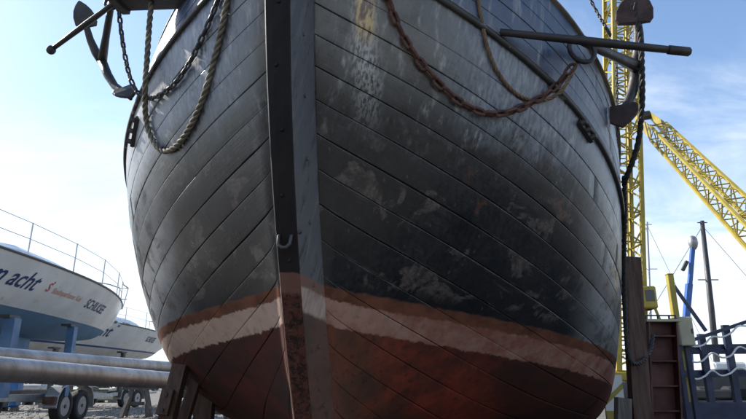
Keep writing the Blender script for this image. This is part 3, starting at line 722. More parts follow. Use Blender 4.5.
rope('fender_rope', 'black hose trailing down the port flank past the timber prop',
     [px(624, 176, 5.15), px(625, 215, 5.35), px(624, 260, 5.55), px(625, 310, 5.7), px(627, 345, 5.75), px(631, 362, 5.8), px(641, 362, 5.95), px(650, 350, 6.1), px(653, 335, 6.2)], .022, M['rope_black'], strands=3)

# ================================================================ props under the hull
def prop(name, label, a, b, w, h, mat, wedge=None, group='timber props under the hull'):
    root = empty(name, (a[0], a[1], a[2])); tag(root, label, 'timber prop', group)
    d = Vector(b)-Vector(a); m = MB(); m.bar((0, 0, 0), d, w, h, (0, 1, 0)); m.build('beam', mat, root)
    if wedge:
        t, off, l2 = wedge; c = d*t+Vector(off); m = MB(); m.bar(c-d.normalized()*l2/2, c+d.normalized()*l2/2, w*.8, h*.55, (0, 1, 0)); m.build('cleat', mat, root)
        for s in (-.3, .3):
            m = MB(); q = c+d.normalized()*l2*s+Vector((0, -h*.25, 0)); m.tube([q, q+Vector((0, -.025, 0))], .018, 6); m.build('bolt', M['iron'], root)
    return root
def gz(x, y):
    """height of the yard or slipway at a point"""
    c, s = math.cos(HP['th']), math.sin(HP['th']); u = (x-HP['sx'])*s+(y-HP['sy'])*c; v = (x-HP['sx'])*c-(y-HP['sy'])*s
    return -(u-1.4)*.15 if (1.4 < u < 24 and abs(v) < 3.3) else 0.0
def foot(p): return (p.x, p.y, gz(p.x, p.y))
p1 = px(176, 372, 6.15); b1 = px(158, 440, 6.05)
prop('timber_prop', 'brown timber prop with bolted cleat wedged under the starboard bilge', foot(b1), px(181, 366, 6.25), .14, .16, M['prop'], (.62, (-.02, -.12, 0), .24))
prop('timber_prop', 'dark slanting timber prop behind the bolted one, starboard side', foot(px(172, 440, 6.6)), px(197, 378, 6.55), .10, .12, M['prop'])
prop('timber_prop', 'upright grey timber prop close under the starboard hull bottom', foot(px(203, 430, 7.1)), px(206, 388, 7.0), .20, .16, M['prop'])
tp = px(633, 257, 6.15); tb = px(640, 440, 6.05)
prop('timber_prop', 'tall brown timber prop standing upright against the port flank', foot(tb), px(630, 258, 6.1), .175, .12, M['prop'])
prop('timber_prop', 'short pale grey timber block in front of the tall port prop', foot(px(620, 460, 5.7)), px(623, 398, 5.7), .125, .1, M['grey_timber'])
# steel keel blocks
for i, (u, lab) in enumerate(((1.0, 'dark keel block of stacked timber right under the bow'), (3.2, 'keel block of stacked timber farther aft under the keel'))):
    c = toW(u, 0, -1.10); zg = gz(c[0], c[1]); root = empty('keel_block', (c[0], c[1], zg), -HP['th']); tag(root, lab, 'keel block', 'keel blocks')
    hh = max(.06, c[2]-zg)
    for k in range(2):
        m = MB(); m.box((-.5, -.15, hh*k/2+.002), (.5, .15, hh*(k+1)/2-.002)); m.build('block', M['prop'], root)

# ================================================================ yachts on trailers
YL = 9.6
def yhalf(s): # s 0 stern .. 1 bow
    return 1.32*np.clip(1-np.clip((s-.42)/.58, 0, 1)**2.1, 0, 1)*(1-.24*np.clip((.42-s)/.42, 0, 1)**2)
def ysheer(s): return 0.80+0*s
def ykeel(s):  return -.36*np.clip(1-((s-.46)/.52)**2, 0, 1)**.8+.30*np.clip((s-.86)/.14, 0, 1)**2+.12*np.clip((.12-s)/.12, 0, 1)
def ypoint(s, t):
    """hull side: t 0 keel .. 1 sheer, on the starboard (+x) side; the stem rakes forward"""
    zs, zk, hb = ysheer(s), ykeel(s), yhalf(s)
    z = zk+(zs-zk)*t; x = hb*(np.clip(t, 0, 1)**.50)*(.92+.08*t)
    rake = .85*np.clip((s-.5)/.5, 0, 1)**2*(z-zs)/1.0
    return np.stack([x, s*YL+rake, z], -1)
def yt_at(s, z): return np.clip((z-ykeel(s))/(ysheer(s)-ykeel(s)), 0, 1)
def yacht(name, label, loc, bottom):
    root = empty(name, loc); tag(root, label, 'yacht', 'white sailing yachts laid up on trailers')
    ss = np.concatenate([np.linspace(0, .85, 26), np.linspace(.87, 1, 12)])
    def shell(z0f, z1f, nm, mat, nt=10, both=True):
        m = MB(); n = len(ss)
        for sg in (1, -1):
            rows = []
            for k in range(nt+1):
                f = k/nt; p = ypoint(ss, z0f(ss)+(z1f(ss)-z0f(ss))*f); p[:, 0] *= sg; rows.append(p)
            fs = []
            for r in range(nt):
                for i in range(n-1):
                    a = r*n+i; q = (a, a+1, a+n+1, a+n); fs.append(q if sg < 0 else q[::-1])
            m.add(np.concatenate(rows), fs)
        # transom
        tr = ypoint(np.zeros(nt+1), np.linspace(float(z0f(np.array([0.]))[0]), float(z1f(np.array([0.]))[0]), nt+1))
        L = [tuple(p) for p in tr]; Rr = [(-p[0], p[1], p[2]) for p in tr]
        m.add(L+Rr, [(i, i+1, nt+2+i, nt+1+i) for i in range(nt)])
        return m.build(nm, mat, root, True)
    wl = lambda s: yt_at(s, 0.0+.05*np.clip((s-.6)/.4, 0, 1))
    wl2 = lambda s: yt_at(s, 0.055+.05*np.clip((s-.6)/.4, 0, 1))
    shell(lambda s: 0*s, wl, 'hull_bottom', bottom); hs = shell(wl2, lambda s: 0*s+1, 'topsides', M['white_gel'])
    shell(wl, wl2, 'boot_stripe', M['stripe'] if bottom is M['white_bottom'] else bottom, 2)
    # deck and toe rail
    m = MB(); n = len(ss); p = ypoint(ss, 0*ss+1); q = p.copy(); q[:, 0] *= -1; c = (p+q)/2; c[:, 2] += .05
    m.add(np.concatenate([p, c, q]), [(i, i+1, n+i+1, n+i) for i in range(n-1)]+[(n+i, n+i+1, 2*n+i+1, 2*n+i) for i in range(n-1)]); m.build('deck', M['white_gel'], root)
    for sg in (1, -1):
        m = MB(); pp = p.copy(); pp[:, 0] *= sg; m.tube([Vector(a)+Vector((0, 0, .015)) for a in pp], .024, 6); m.build('toe_rail', M['toerail'], root)
    # coachroof
    m = MB(); rings = []
    for s, hw, hh in ((.30, .80, .32), (.34, .82, .36), (.5, .74, .36), (.60, .64, .34), (.665, .52, .28), (.69, .46, .04)):
        z = float(ysheer(np.array(s)))+.0; y = s*YL
        rings.append([(-hw, y, z-.02), (-hw*.93, y, z+hh*.75), (-hw*.75, y, z+hh), (0, y, z+hh*1.08), (hw*.75, y, z+hh), (hw*.93, y, z+hh*.75), (hw, y, z-.02)])
    m.loft(rings, True); cb = m.build('coachroof', M['cabin'], root)
    for y0, y1 in ((.40, .48), (.52, .60)):
        m = MB()
        for sg in (1, -1):
            hw = lambda s: float(np.interp(s, [.34, .5, .62], [.82, .74, .60])); z = float(ysheer(np.array(y0)))
            a, b = hw(y0), hw(y1)
            m.add([(sg*(a*.985+.012), y0*YL, z+.08), (sg*(b*.985+.012), y1*YL, z+.08), (sg*(b*.945+.012), y1*YL, z+.19), (sg*(a*.945+.012), y0*YL, z+.19)], [(0, 1, 2, 3) if sg > 0 else (3, 2, 1, 0)])
        m.build('cabin_window', M['glass'], cb)
    # stanchions, lifelines, pulpit
    sts = (.12, .28, .44, .60, .76, .90)
    def gun(s, sg, dz=0.0):
        v = ypoint(np.array([s]), np.array([1.]))[0]; return Vector((sg*(v[0]-.05), v[1], v[2]+dz))
    for sg in (1, -1):
        for s in sts:
            m = MB(); m.tube([gun(s, sg), gun(s, sg, .62)], .013, 6); m.build('stanchion', M['stainless'], root)
        for dz in (.61, .33):
            m = MB(); m.tube([gun(s, sg, dz) for s in sts], .006, 5); m.build('lifeline', M['stainless'], root)
    m = MB(); ap = Vector((0, YL+.05, float(ysheer(np.array(1.)))))
    pr = [gun(.90, 1, .62), gun(.95, 1, .63)+Vector((.02, 0, 0)), ap+Vector((.12, .02, .62)), ap+Vector((-.12, .02, .62)), gun(.95, -1, .63), gun(.90, -1, .62)]
    m.tube(pr, .016, 6)
    for a, b in ((ap+Vector((.12, .02, .62)), ap+Vector((.08, -.12, 0))), (ap+Vector((-.12, .02, .62)), ap+Vector((-.08, -.12, 0))), (ap+Vector((.12, .02, .3)), ap+Vector((-.12, .02, .3)))): m.tube([a, b], .014, 6)
    m.build('pulpit', M['stainless'], root)
    m = MB(); m.tube([ap+Vector((0, -.13, -.42)), ap+Vector((.01, -.03, -.44))], .05, 8); m.build('bow_fitting', M['galv'], root)
    # fin keel with bulb
    m = MB(); rings = []
    for z, y0, y1, t in ((-.30, .40, .56, .16), (-.7, .42, .555, .13), (-1.0, .435, .55, .12)):
        yc = (y0+y1)/2*YL; l = (y1-y0)*YL
        rings.append([(t/2*math.sin(a)*(1 if abs(math.cos(a)) < .9 else .6), yc+l/2*math.cos(a), z) for a in np.linspace(0, 2*math.pi, 14, endpoint=False)])
    m.loft(rings, True); m.build('fin_keel', bottom, root)
    m = MB(); rings = [[(r*math.cos(a), y*YL, -1.05+r*.6*math.sin(a)) for a in np.linspace(0, 2*math.pi, 10, endpoint=False)] for y, r in ((.39, .03), (.42, .16), (.5, .2), (.57, .12), (.60, .03))]
    m.loft(rings, True); m.build('keel_bulb', bottom, root)
    # lettering on the starboard side
    def letters(body, s0, zc, size, mat, shear, wide, nm):
        cu = bpy.data.curves.new('lettering', 'FONT'); cu.body = body; cu.size = size; cu.shear = shear; cu.offset = size*.012; cu.resolution_u = 3
        to = bpy.data.objects.new('lettering', cu); C.objects.link(to)
        dg = bpy.context.evaluated_depsgraph_get(); me0 = bpy.data.meshes.new_from_object(to.evaluated_get(dg))
        bpy.data.objects.remove(to)
        vs = []
        for v in me0.vertices:
            s = s0+v.co.x*wide/YL; z = zc+v.co.y
            pt = ypoint(np.array([s]), yt_at(np.array([s]), np.array([z])))[0]; vs.append((pt[0]+.007, pt[1], z))
        me = bpy.data.meshes.new(nm); me.from_pydata(vs, [], [tuple(p.vertices) for p in me0.polygons]); me.materials.append(mat)
        place(nm, me, root)
        return s0+max(v.co.x for v in me0.vertices)*wide/YL
    return root, letters
def trailer(name, label, loc, posts, wheel_y, track, post_h, post_mat):
    root = empty(name, loc); tag(root, label, 'boat trailer', 'boat trailers under the yachts')
    for sg in (1, -1):
        m = MB(); m.box((sg*.55-.05, -4.2, .42), (sg*.55+.05, 3.6, .54)); m.build('frame_rail', M['galv'], root)
    for y in (-3.9, -1.6, .6, 3.2):
        m = MB(); m.box((-.5, y-.05, .43), (.5, y+.05, .53)); m.build('cross_member', M['galv'], root)
    m = MB(); m.bar((-.45, 3.6, .48), (0, 5.3, .48), .08); m.bar((.45, 3.6, .48), (0, 5.3, .48), .08); m.bar((0, 5.2, .48), (0, 5.6, .5), .09); m.build('drawbar', M['galv'], root)
    m = MB(); m.box((-.16, -2.2, .54), (.16, 2.0, .62)); m.build('keel_plank', M['grey_timber'], root)
    wr = .31
    for sg in (1, -1):
        for dy in (-.36, .36):
            y = wheel_y+dy; x = sg*track; wroot = MB()
            prof = [(-.09, wr-.06), (-.09, wr-.015), (-.06, wr), (.06, wr), (.09, wr-.015), (.09, wr-.06), (.09, wr*.6), (-.09, wr*.6)]
            rings = [[(x+a, y+r*math.cos(t), wr+r*math.sin(t)) for t in np.linspace(0, 2*math.pi, 28, endpoint=False)] for a, r in prof+prof[:1]]
            wroot.loft(rings, True, False); ty = wroot.build('wheel', M['tyre'], root, True)
            m = MB(); rr = wr*.62
            rings = [[(x+sg*a, y+r*math.cos(t), wr+r*math.sin(t)) for t in np.linspace(0, 2*math.pi, 20, endpoint=False)] for a, r in ((.085, rr), (.07, rr*.85), (.04, rr*.8), (.05, rr*.4), (.08, rr*.33), (.082, .005))]
            m.loft(rings, True); m.build('rim', M['rim'], ty)
            for k in range(5):
                ta = k*2*math.pi/5+.3; cx_ = x+sg*.047; m = MB(); m.tube([(cx_, y+rr*.6*math.cos(ta), wr+rr*.6*math.sin(ta)), (cx_+sg*.014, y+rr*.6*math.cos(ta), wr+rr*.6*math.sin(ta))], .026, 8); m.build('rim_hole', M['tyre'], ty)
            m = MB(); m.tube([(x+sg*.07, y, wr), (x+sg*.10, y, wr)], .035, 8); m.build('hub_cap', M['dark_steel'], ty)
        m = MB(); rings = []
        P = [(-.80, .30), (-.76, .52), (-.62, .68), (-.4, .73), (0, .735), (.4, .73), (.62, .68), (.76, .52), (.80, .30)]
        for yy, zz in P: rings.append([(sg*track-.13, wheel_y+yy, zz), (sg*track+.13, wheel_y+yy, zz), (sg*track+.13, wheel_y+yy*.97, zz-.025), (sg*track-.13, wheel_y+yy*.97, zz-.025)])
        m.loft(rings, True); m.build('mudguard', M['trailer_guard'], root)
        m = MB(); m.box((min(sg*.5, sg*track), wheel_y-.42, .28), (max(sg*.5, sg*track), wheel_y-.30, .36)); m.build('axle', M['galv'], root)
        m = MB(); m.box((sg*track-.12, wheel_y-.86, .36), (sg*track+.12, wheel_y-.80, .50)); m.build('tail_lamp', M['rust'], root)
    for (x, y, h, w) in posts:
        m = MB(); m.box((x-w/2, y-w/2, .5), (x+w/2, y+w/2, h)); o = m.build('support_post', post_mat, root)
        m = MB(); sgx = 1 if x > 0 else -1; m.box((x-sgx*.06-.1, y-.16, h), (x-sgx*.06+.1, y+.16, h+.05)); m.build('pad', M['dark_steel'], o)
        m = MB(); m.bar((x, y, .55), (sgx*.5, y, .5), .08); m.build('outrigger', post_mat, root)
    return root
Y1 = (-7.13, 16.8-YL, H+1.33); Y2 = (-10.1-.17*3.5, 20.5-3.4, H+1.33)
yo, let1 = yacht('sailing_yacht', 'nearer white yacht with blue antifouling, bow towards the black hull', Y1, M['antifoul'])
let1('m acht', .222, .35, .40, M['navy'], .22, 1.15, 'lettering'); 
e1 = let1('Stadtsparkasse', .412, .40, .135, M['fadedred'], 0, 1.15, 'sponsor_lettering'); let1('Kiel', e1+.006, .40, .135, M['fadedred'], 0, 1.15, 'sponsor_lettering'); let1('SCHILKSEE', .575, .34, .25, M['navy'], 0, 1.15, 'class_lettering')
# red S with a dot above it
let1('S', .388, .40, .21, M['redprint'], 0, 1.2, 'sponsor_mark'); let1('.', .395, .555, .22, M['redprint'], 0, 1.4, 'sponsor_mark')
yo2, let2 = yacht('sailing_yacht', 'farther white yacht with navy boot stripe, half hidden by the black hull', Y2, M['white_bottom'])
yo2.rotation_euler = (0, 0, R(-10)); let2('m acht', .22, .36, .50, M['navy'], .22, 1.15, 'lettering'); let2('SCHILKSEE', .66, .40, .27, M['navy'], 0, .78, 'class_lettering')
T1 = (Y1[0], 11.6, 0); T2 = (-10.1, 20.5, 0)
trailer('boat_trailer', 'galvanised twin-axle trailer with blue posts under the nearer yacht', T1, [(.95, .75, 1.86, .15), (-.95, .75, 1.86, .15), (.95, -1.35, 1.80, .2), (-.95, -1.35, 1.80, .2)], 1.15, .92, 1.5, M['cradle_blue'])
trailer('boat_trailer', 'galvanised twin-axle trailer under the farther yacht, wheels behind the trestle', T2, [(.95, 1.4, 1.86, .12), (-.95, 1.4, 1.86, .12), (.85, -2.0, 1.8, .12), (-.85, -2.0, 1.8, .12)], 2.2, .92, 1.5, M['dark_steel']).rotation_euler = (0, 0, R(-10))

# ================================================================ aluminium tubes on the left
def pipe(label, a, b, r, group='silver tubes laid across trestles'):
    a = Vector(a); b = Vector(b); d = b-a; root = empty('metal_tube', a); tag(root, label, 'tube', group)
    n = 26; m = MB(); u = d.normalized(); L = d.length
    m.tube([u*(L*i/n) for i in range(n+1)], r, 28, False); m.build('tube_wall', M['pipe'], root, True)
    for t in (0, 1):
        c = d*t; m = MB(); m.tube([c-u*.01, c+u*.01], r*.985, 24); m.build('end_plug', M['dark_steel'], root)
    return root
def pl(x, y, Y): return px(x, y, Y)
q0, q1 = px(0, 369.4, 6.05), px(165, 380.2, 9.25); dd = (q1-q0)
pipe('larger mottled silver tube in front, lying below the yachts', q0-dd*1.1, q0+dd*1.9, .124)
q2, q3 = px(0, 356.5, 6.55), px(165, 367.5, 9.9); d2 = (q3-q2)
pipe('thinner silver tube lying behind and above the larger one', q2-d2*1.0, q2+d2*1.9, .098)
def trestle(label, loc, rz, h, w, mat):
    root = empty('trestle', loc, rz); tag(root, label, 'trestle', 'wooden trestles')
    m = MB(); m.box((-w/2, -.06, h-.12), (w/2, .06, h)); m.build('top_beam', mat, root)
    for sx in (-1, 1):
        for sy in (-1, 1):
            m = MB(); m.bar((sx*w*.40, sy*.28, 0), (sx*w*.22, sy*.03, h-.12), .075, .075); m.build('leg', mat, root)
        m = MB(); m.bar((sx*w*.345, -.2, h*.3), (sx*w*.345, .2, h*.3), .05, .07); m.build('brace', mat, root)
    m = MB(); m.bar((-w*.36, -.0, h*.42), (w*.36, 0, h*.42), .05, .08); m.build('stretcher', mat, root)
    return root
tl = px(137, 411, 14.6)
trestle('grey wooden trestle standing on the yard below the tubes', (tl.x, tl.y, 0), R(12), .74, .72, M['grey_timber'])
tl = q0-dd*.55; trestle('wooden trestle carrying the near ends of the tubes', (tl.x-.15, tl.y, 0), R(5), tl.z-.124, 1.3, M['grey_timber'])
tl = q0+dd*1.5; trestle('wooden trestle carrying the far ends of the tubes', (tl.x-.1, tl.y, 0), R(5), tl.z-.124, 1.3, M['grey_timber'])

# ================================================================ cranes on the right
def lattice(root, a, b, w0, w1, n, side, mat, chord_r, brace_r, tag_first=0):
    """four-chord lattice boom from a to b (points in the parent's axes)"""
    a, b = Vector(a), Vector(b); d = b-a; u = d.normalized(); s = Vector(side); s = (s-u*s.dot(u)).normalized(); t = u.cross(s)
    def cor(i, f): 
        w = (w0+(w1-w0)*f)/2; return a+d*f+s*(w if i in (0, 1) else -w)+t*(w if i in (1, 2) else -w)
    for i in range(4):
        m = MB(); m.bar(cor(i, 0), cor(i, 1), chord_r*2, chord_r*2, t); m.build('chord', mat, root)
    for k in range(n):
        f0, f1 = k/n, (k+1)/n
        for i in range(4):
            j = (i+1) % 4; p, q = (cor(i, f0), cor(j, f1)) if k % 2 else (cor(j, f0), cor(i, f1))
            m = MB(); m.tube([p, q], brace_r, 5); m.build('brace', mat, root)
            if k % 2 == 0: m = MB(); m.tube([cor(i, f0), cor(j, f0)], brace_r, 5); m.build('cross_bar', mat, root)
# upright mast
cb = px(628.5, 389, 22.0); base = Vector((cb.x, 22.0, 0)); topp = px(619, -60, 22.0)
crane = empty('crane_mast', base); tag(crane, 'upright yellow lattice crane mast rising behind the port anchor', 'crane', 'yellow cranes')
lattice(crane, (0, 0, 1.2), topp-base, .98, .98, 32, (1, 0, 0), M['yellow'], .075, .036)
lt = topp-base
for sg in (-.16, .16):
    m = MB(); m.bar(Vector((sg-.1, -.2, 1.2)), lt+Vector((sg-.1, -.2, 0)), .05); m.build('ladder_stile', M['yellow'], crane)
for k in range(60):
    c0 = Vector((-.1, -.2, 1.2)).lerp(lt+Vector((-.1, -.2, 0)), k/60); m = MB(); m.tube([c0+Vector((-.15, 0, 0)), c0+Vector((.15, 0, 0))], .022, 5); m.build('rung', M['yellow'], crane)
for sg in (-.2, .3):
    m = MB(); m.tube([Vector((sg, .1, 1.2)), lt+Vector((sg, .1, 0))], .018, 5); m.build('hoist_cable', M['dark_steel'], crane)
m = MB(); m.box((-.9, -.9, 0), (.9, .9, .9), .05); m.build('base_block', M['concrete'], crane)
m = MB(); m.box((-.75, -.75, .9), (.75, .75, 1.2), .03); m.build('slew_ring', M['yellow'], crane)
k1 = px(647, 300, 21.4)-base
m = MB(); m.box((k1.x-.35, k1.y-.4, k1.z-.35), (k1.x+.2, k1.y+.4, k1.z+.45), .05); cab = m.build('cab', M['yellow'], crane)
m = MB(); m.box((k1.x-.22, k1.y-.41, k1.z-.1), (k1.x+.1, k1.y-.395, k1.z+.3)); m.build('cab_window', M['glass'], cab)
m = MB(); m.tube([k1+Vector((.1, -.3, -.3)), k1+Vector((.35, -.3, -1.2)), k1+Vector((-.1, -.1, -2.0))], .05, 6); m.build('ladder_rail', M['yellow'], crane)
# slanting jib of a second crane
ja, jb = px(643, 116, 23.5), px(812, 288, 13.2)
jroot_xy = px(830, 389, 12.6); jib = empty('jib_crane', (jb.x+.25, jb.y-.3, 0)); tag(jib, 'second crane whose slanting yellow lattice jib crosses the sky at right', 'crane', 'yellow cranes')
jo = Vector(jib.location); jd = (jb-ja)
lattice(jib, ja+jd*.16-jo, jb-jo, .60, .66, 22, (0, .3, 1), M['yellow'], .045, .022)
m = MB(); u = jd.normalized(); s = Vector((0, .3, 1)); s = (s-u*s.dot(u)).normalized(); t = u.cross(s)
for sg in (-1, 1):
    for a in range(1):
        P = ja-jo+t*sg*.30; Q = ja+jd*.17-jo+t*sg*.30
        m.add([P-s*.18, P+s*.12, Q+s*.33, Q-s*.33, P-s*.18+t*.02, P+s*.12+t*.02, Q+s*.33+t*.02, Q-s*.33+t*.02], [(0, 1, 2, 3), (7, 6, 5, 4), (0, 4, 5, 1), (1, 5, 6, 2), (2, 6, 7, 3), (3, 7, 4, 0)])
m.build('head_plate', M['yellow'], jib)
for sg in (-1, 1):
    m = MB(); m.bar(ja+jd*.16-jo-s*.31+t*sg*.3, jb-jo-s*.34+t*sg*.33, .035, .13, s); m.build('flange_plate', M['yellow'], jib)
m = MB(); m.tube([ja-jo-t*.27, ja-jo+t*.27], .2, 14); m.build('sheave', M['dark_steel'], jib)
m = MB(); m.box((-1.0, -1.3, .0), (1.2, 1.4, .9), .05); m.build('carriage', M['dark_steel'], jib)
jz = (jb-jo).z
m = MB(); m.box((-.8, -.7, .9), (.9, 1.2, max(1.6, jz+.2)), .06); m.build('machine_house', M['yellow'], jib)

# ================================================================ right foreground: red column, gangway
def red_column():
    Y = 7.4; p = px(664, 419, Y); root = empty('steel_column', (p.x, Y, 0)); tag(root, 'red-oxide steel channel column with cross ribs, right of the ship', 'steel column')
    top = px(664, 322, Y).z; w = .32
    lean = px(662, 322, Y).x-p.x
    def sec(x0, x1, y0, y1, nm, z0=0., z1=top, mat=M['red_steel']):
        m = MB(); m.add([(x0, y0, z0), (x1, y0, z0), (x1, y1, z0), (x0, y1, z0), (x0+lean, y0, z1), (x1+lean, y0, z1), (x1+lean, y1, z1), (x0+lean, y1, z1)],
                        [(3, 2, 1, 0), (4, 5, 6, 7), (0, 1, 5, 4), (1, 2, 6, 5), (2, 3, 7, 6), (3, 0, 4, 7)]); m.build(nm, mat, root)
    sec(-w/2, w/2, .10, .12, 'web'); sec(-w/2-.02, -w/2, -.03, .12, 'flange'); sec(w/2, w/2+.02, -.03, .12, 'flange')
    for y in (336, 361, 386, 411):
        z = px(664, y, Y).z; f = lean*(z/top); m = MB(); m.box((-w/2+f+.003, -.01, z-.008), (w/2+f-.003, .098, z+.008)); m.build('rib', M['red_steel'], root)
    m = MB(); m.box((-w/2+lean-.05, -.06, top), (w/2+lean+.05, .2, top+.03)); m.build('top_plate', M['cream'], root)
    for x in (-.17, -.02, .12, .2):
        m = MB(); m.tube([(x+lean, .05, top+.03), (x+lean, .05, top+.09)], .012, 6); m.build('pin', M['dark_steel'], root)
    m = MB(); m.tube([(-.18+lean, .05, top+.085), (.2+lean, .05, top+.085)], .01, 6); m.build('pin_rail', M['dark_steel'], root)
    return root
red_column()
c = px(683, 332, 7.75); g = empty('cabinet', (c.x+.06, 7.8, 0)); tag(g, 'cream painted cabinet on a post behind the red steel column', 'cabinet')
m = MB(); zt, zb = px(683, 317, 7.75).z, px(683, 346, 7.75).z; m.box((-.13, -.1, zb), (.06, .15, zt), .012); m.build('case', M['cream'], g)
m = MB(); m.box((-.03, 0, 0), (.03, .06, zb)); m.build('post', M['blue_steel'], g); m = MB(); m.box((.025, -.108, (zt+zb)/2-.03), (.045, -.098, (zt+zb)/2+.03)); m.build('handle', M['dark_steel'], g)
yp = px(673, 300, 8.6); zt = px(673, 274, 8.6).z
g = empty('mooring_post', (yp.x, 8.6, 0)); tag(g, 'plain yellow square steel post standing behind the red column', 'post')
m = MB(); m.box((-.043, -.043, 0), (.043, .043, zt-.01), .006); m.build('shaft', M['yellow'], g); m = MB(); m.box((-.047, -.047, zt-.01), (.047, .047, zt)); m.build('cap', M['yellow'], g)
def gangway():
    Y = 8.4; o = px(690, 402, Y); root = empty('gangway', (o.x, Y, 0)); tag(root, 'navy blue steel gangway with post railing, right edge', 'gangway')
    lo = lambda x, y, YY=Y: px(x, y, YY)-Vector((o.x, Y, 0))
    zd = lo(690, 402).z
    m = MB(); m.box((-.08, -.02, zd-.26), (3.6, .08, zd-.0)); m.build('side_beam', M['blue_steel'], root)
    m = MB(); m.box((-.08, .98, zd-.26), (3.6, 1.08, zd)); m.build('side_beam', M['blue_steel'], root)
    for k in range(12):
        m = MB(); m.box((-.06+k*.3, .085, zd-.05), (.225+k*.3, .975, zd-.012)); m.build('deck_plank', M['grey_timber'], root)
    for x, yt, w in ((686.5, 343, .055), (712, 334, .085), (738.5, 325, .085), (768, 314, .085), (800, 303, .085)):
        b = lo(x, 402); t = lo(x, yt)
        m = MB(); m.box((b.x-w/2, -.02, b.z), (b.x+w/2, .05, t.z)); m.build('post', M['blue_steel'], root)
    for y in (347, 373):
        a, b = lo(684, y), lo(830, y-2.0); m = MB(); m.bar(a+Vector((0, .075, 0)), b+Vector((0, .075, 0)), .045, .07); m.build('rail', M['blue_steel'], root)
        a, b = lo(680, y), lo(830, y-1.0); m = MB(); m.bar(a+Vector((0, 1.05, 0)), b+Vector((0, 1.05, 0)), .05, .09); m.build('rail', M['blue_steel'], root)
    m = MB(); m.bar(lo(686, 342)+Vector((0, -.045, 0)), lo(830, 293)+Vector((0, -.045, 0)), .04, .045); m.build('hand_rail', M['blue_steel'], root)
    a, b = lo(674, 286, 8.75), lo(706, 331, 8.55); m = MB(); m.bar(a, b, .035, .05); m.build('stay', M['blue_steel'], root)
    for dx in (.15, 1.7, 3.3):
        m = MB(); m.box((dx-.05, .0, 0), (dx+.05, .1, zd-.26)); m.build('leg', M['blue_steel'], root)
        m = MB(); m.box((dx-.05, .98, 0), (dx+.05, 1.06, zd-.26)); m.build('leg', M['blue_steel'], root)
gangway()
def swag(pts, lab):
    rope('safety_rope', lab, [px(x, y, Y) for x, y, Y in pts], .013, M['rope_white'], group='white ropes on the gangway railing')
yy = 8.33
swag([(686, 344, yy), (695, 346.5, yy), (704, 344.5, yy), (712, 337, yy), (722, 337, yy), (731, 333, yy), (739, 326, yy), (755, 326, yy), (768, 316, yy)], 'topmost white rope swagged along the blue gangway railing')
swag([(687, 357, yy), (694, 362, yy), (702, 361, yy), (712, 353, yy), (722, 357.5, yy), (731, 355.5, yy), (739, 347, yy), (754, 351, yy), (768, 341, yy)], 'middle white rope swagged along the blue gangway railing')
swag([(690, 378, yy), (698, 379, yy), (705, 376, yy), (712, 370.5, yy), (721, 375.5, yy), (730, 373.5, yy), (739, 367.5, yy), (754, 372, yy), (768, 363, yy)], 'lowest white rope swagged along the blue gangway railing')

# blue boom lift
bt = px(693, 248, 19.0); bb = px(684, 330, 19.0)
g = empty('boom_lift', (bb.x-.15, 19.0, 0)); tag(g, 'bright blue boom lift with raised arm beyond the gangway', 'boom lift'); go = Vector(g.location)
m = MB(); m.box((-.9, -1.1, .35), (.9, 1.1, .62), .05); m.build('chassis', M['dark_steel'], g)
for sx in (-1, 1):
    for sy in (-1, 1):
        m = MB(); rings = [[(sx*.8+a, sy*.8+r*math.cos(t), .36+r*math.sin(t)) for t in np.linspace(0, 2*math.pi, 18, endpoint=False)] for a, r in ((-.12, .2), (-.12, .36), (.12, .36), (.12, .2))]
        m.loft(rings, True); m.build('wheel', M['tyre'], g)
m = MB(); m.bar((0, 0, .6), bb-go+Vector((0, 0, -.1)), .30, .30); m.build('lower_arm', M['lift_blue'], g)
md = bb.lerp(bt, .55)
m = MB(); m.bar(bb-go+Vector((0, 0, -.15)), md-go, .17, .17); m.build('arm', M['lift_blue'], g)
m = MB(); m.bar(md-go-Vector((0, 0, .1)), bt-go+Vector((0, 0, .05)), .12, .12); m.build('telescope', M['lift_blue'], g)
m = MB(); rings = []
for dz, r in ((-.05, .06), (.02, .11), (.15, .15), (.30, .14), (.38, .09), (.42, .02)): rings.append([bt-go+Vector((r*math.cos(a)+.03, r*math.sin(a), dz)) for a in np.linspace(0, 2*math.pi, 10, endpoint=False)])
m.loft(rings, True); m.build('head', M['galv'], g, True)
m = MB(); m.bar(md-go+Vector((-.14, 0, .45)), md-go+Vector((.05, 0, .75)), .1); m.build('cylinder', M['dark_steel'], g)

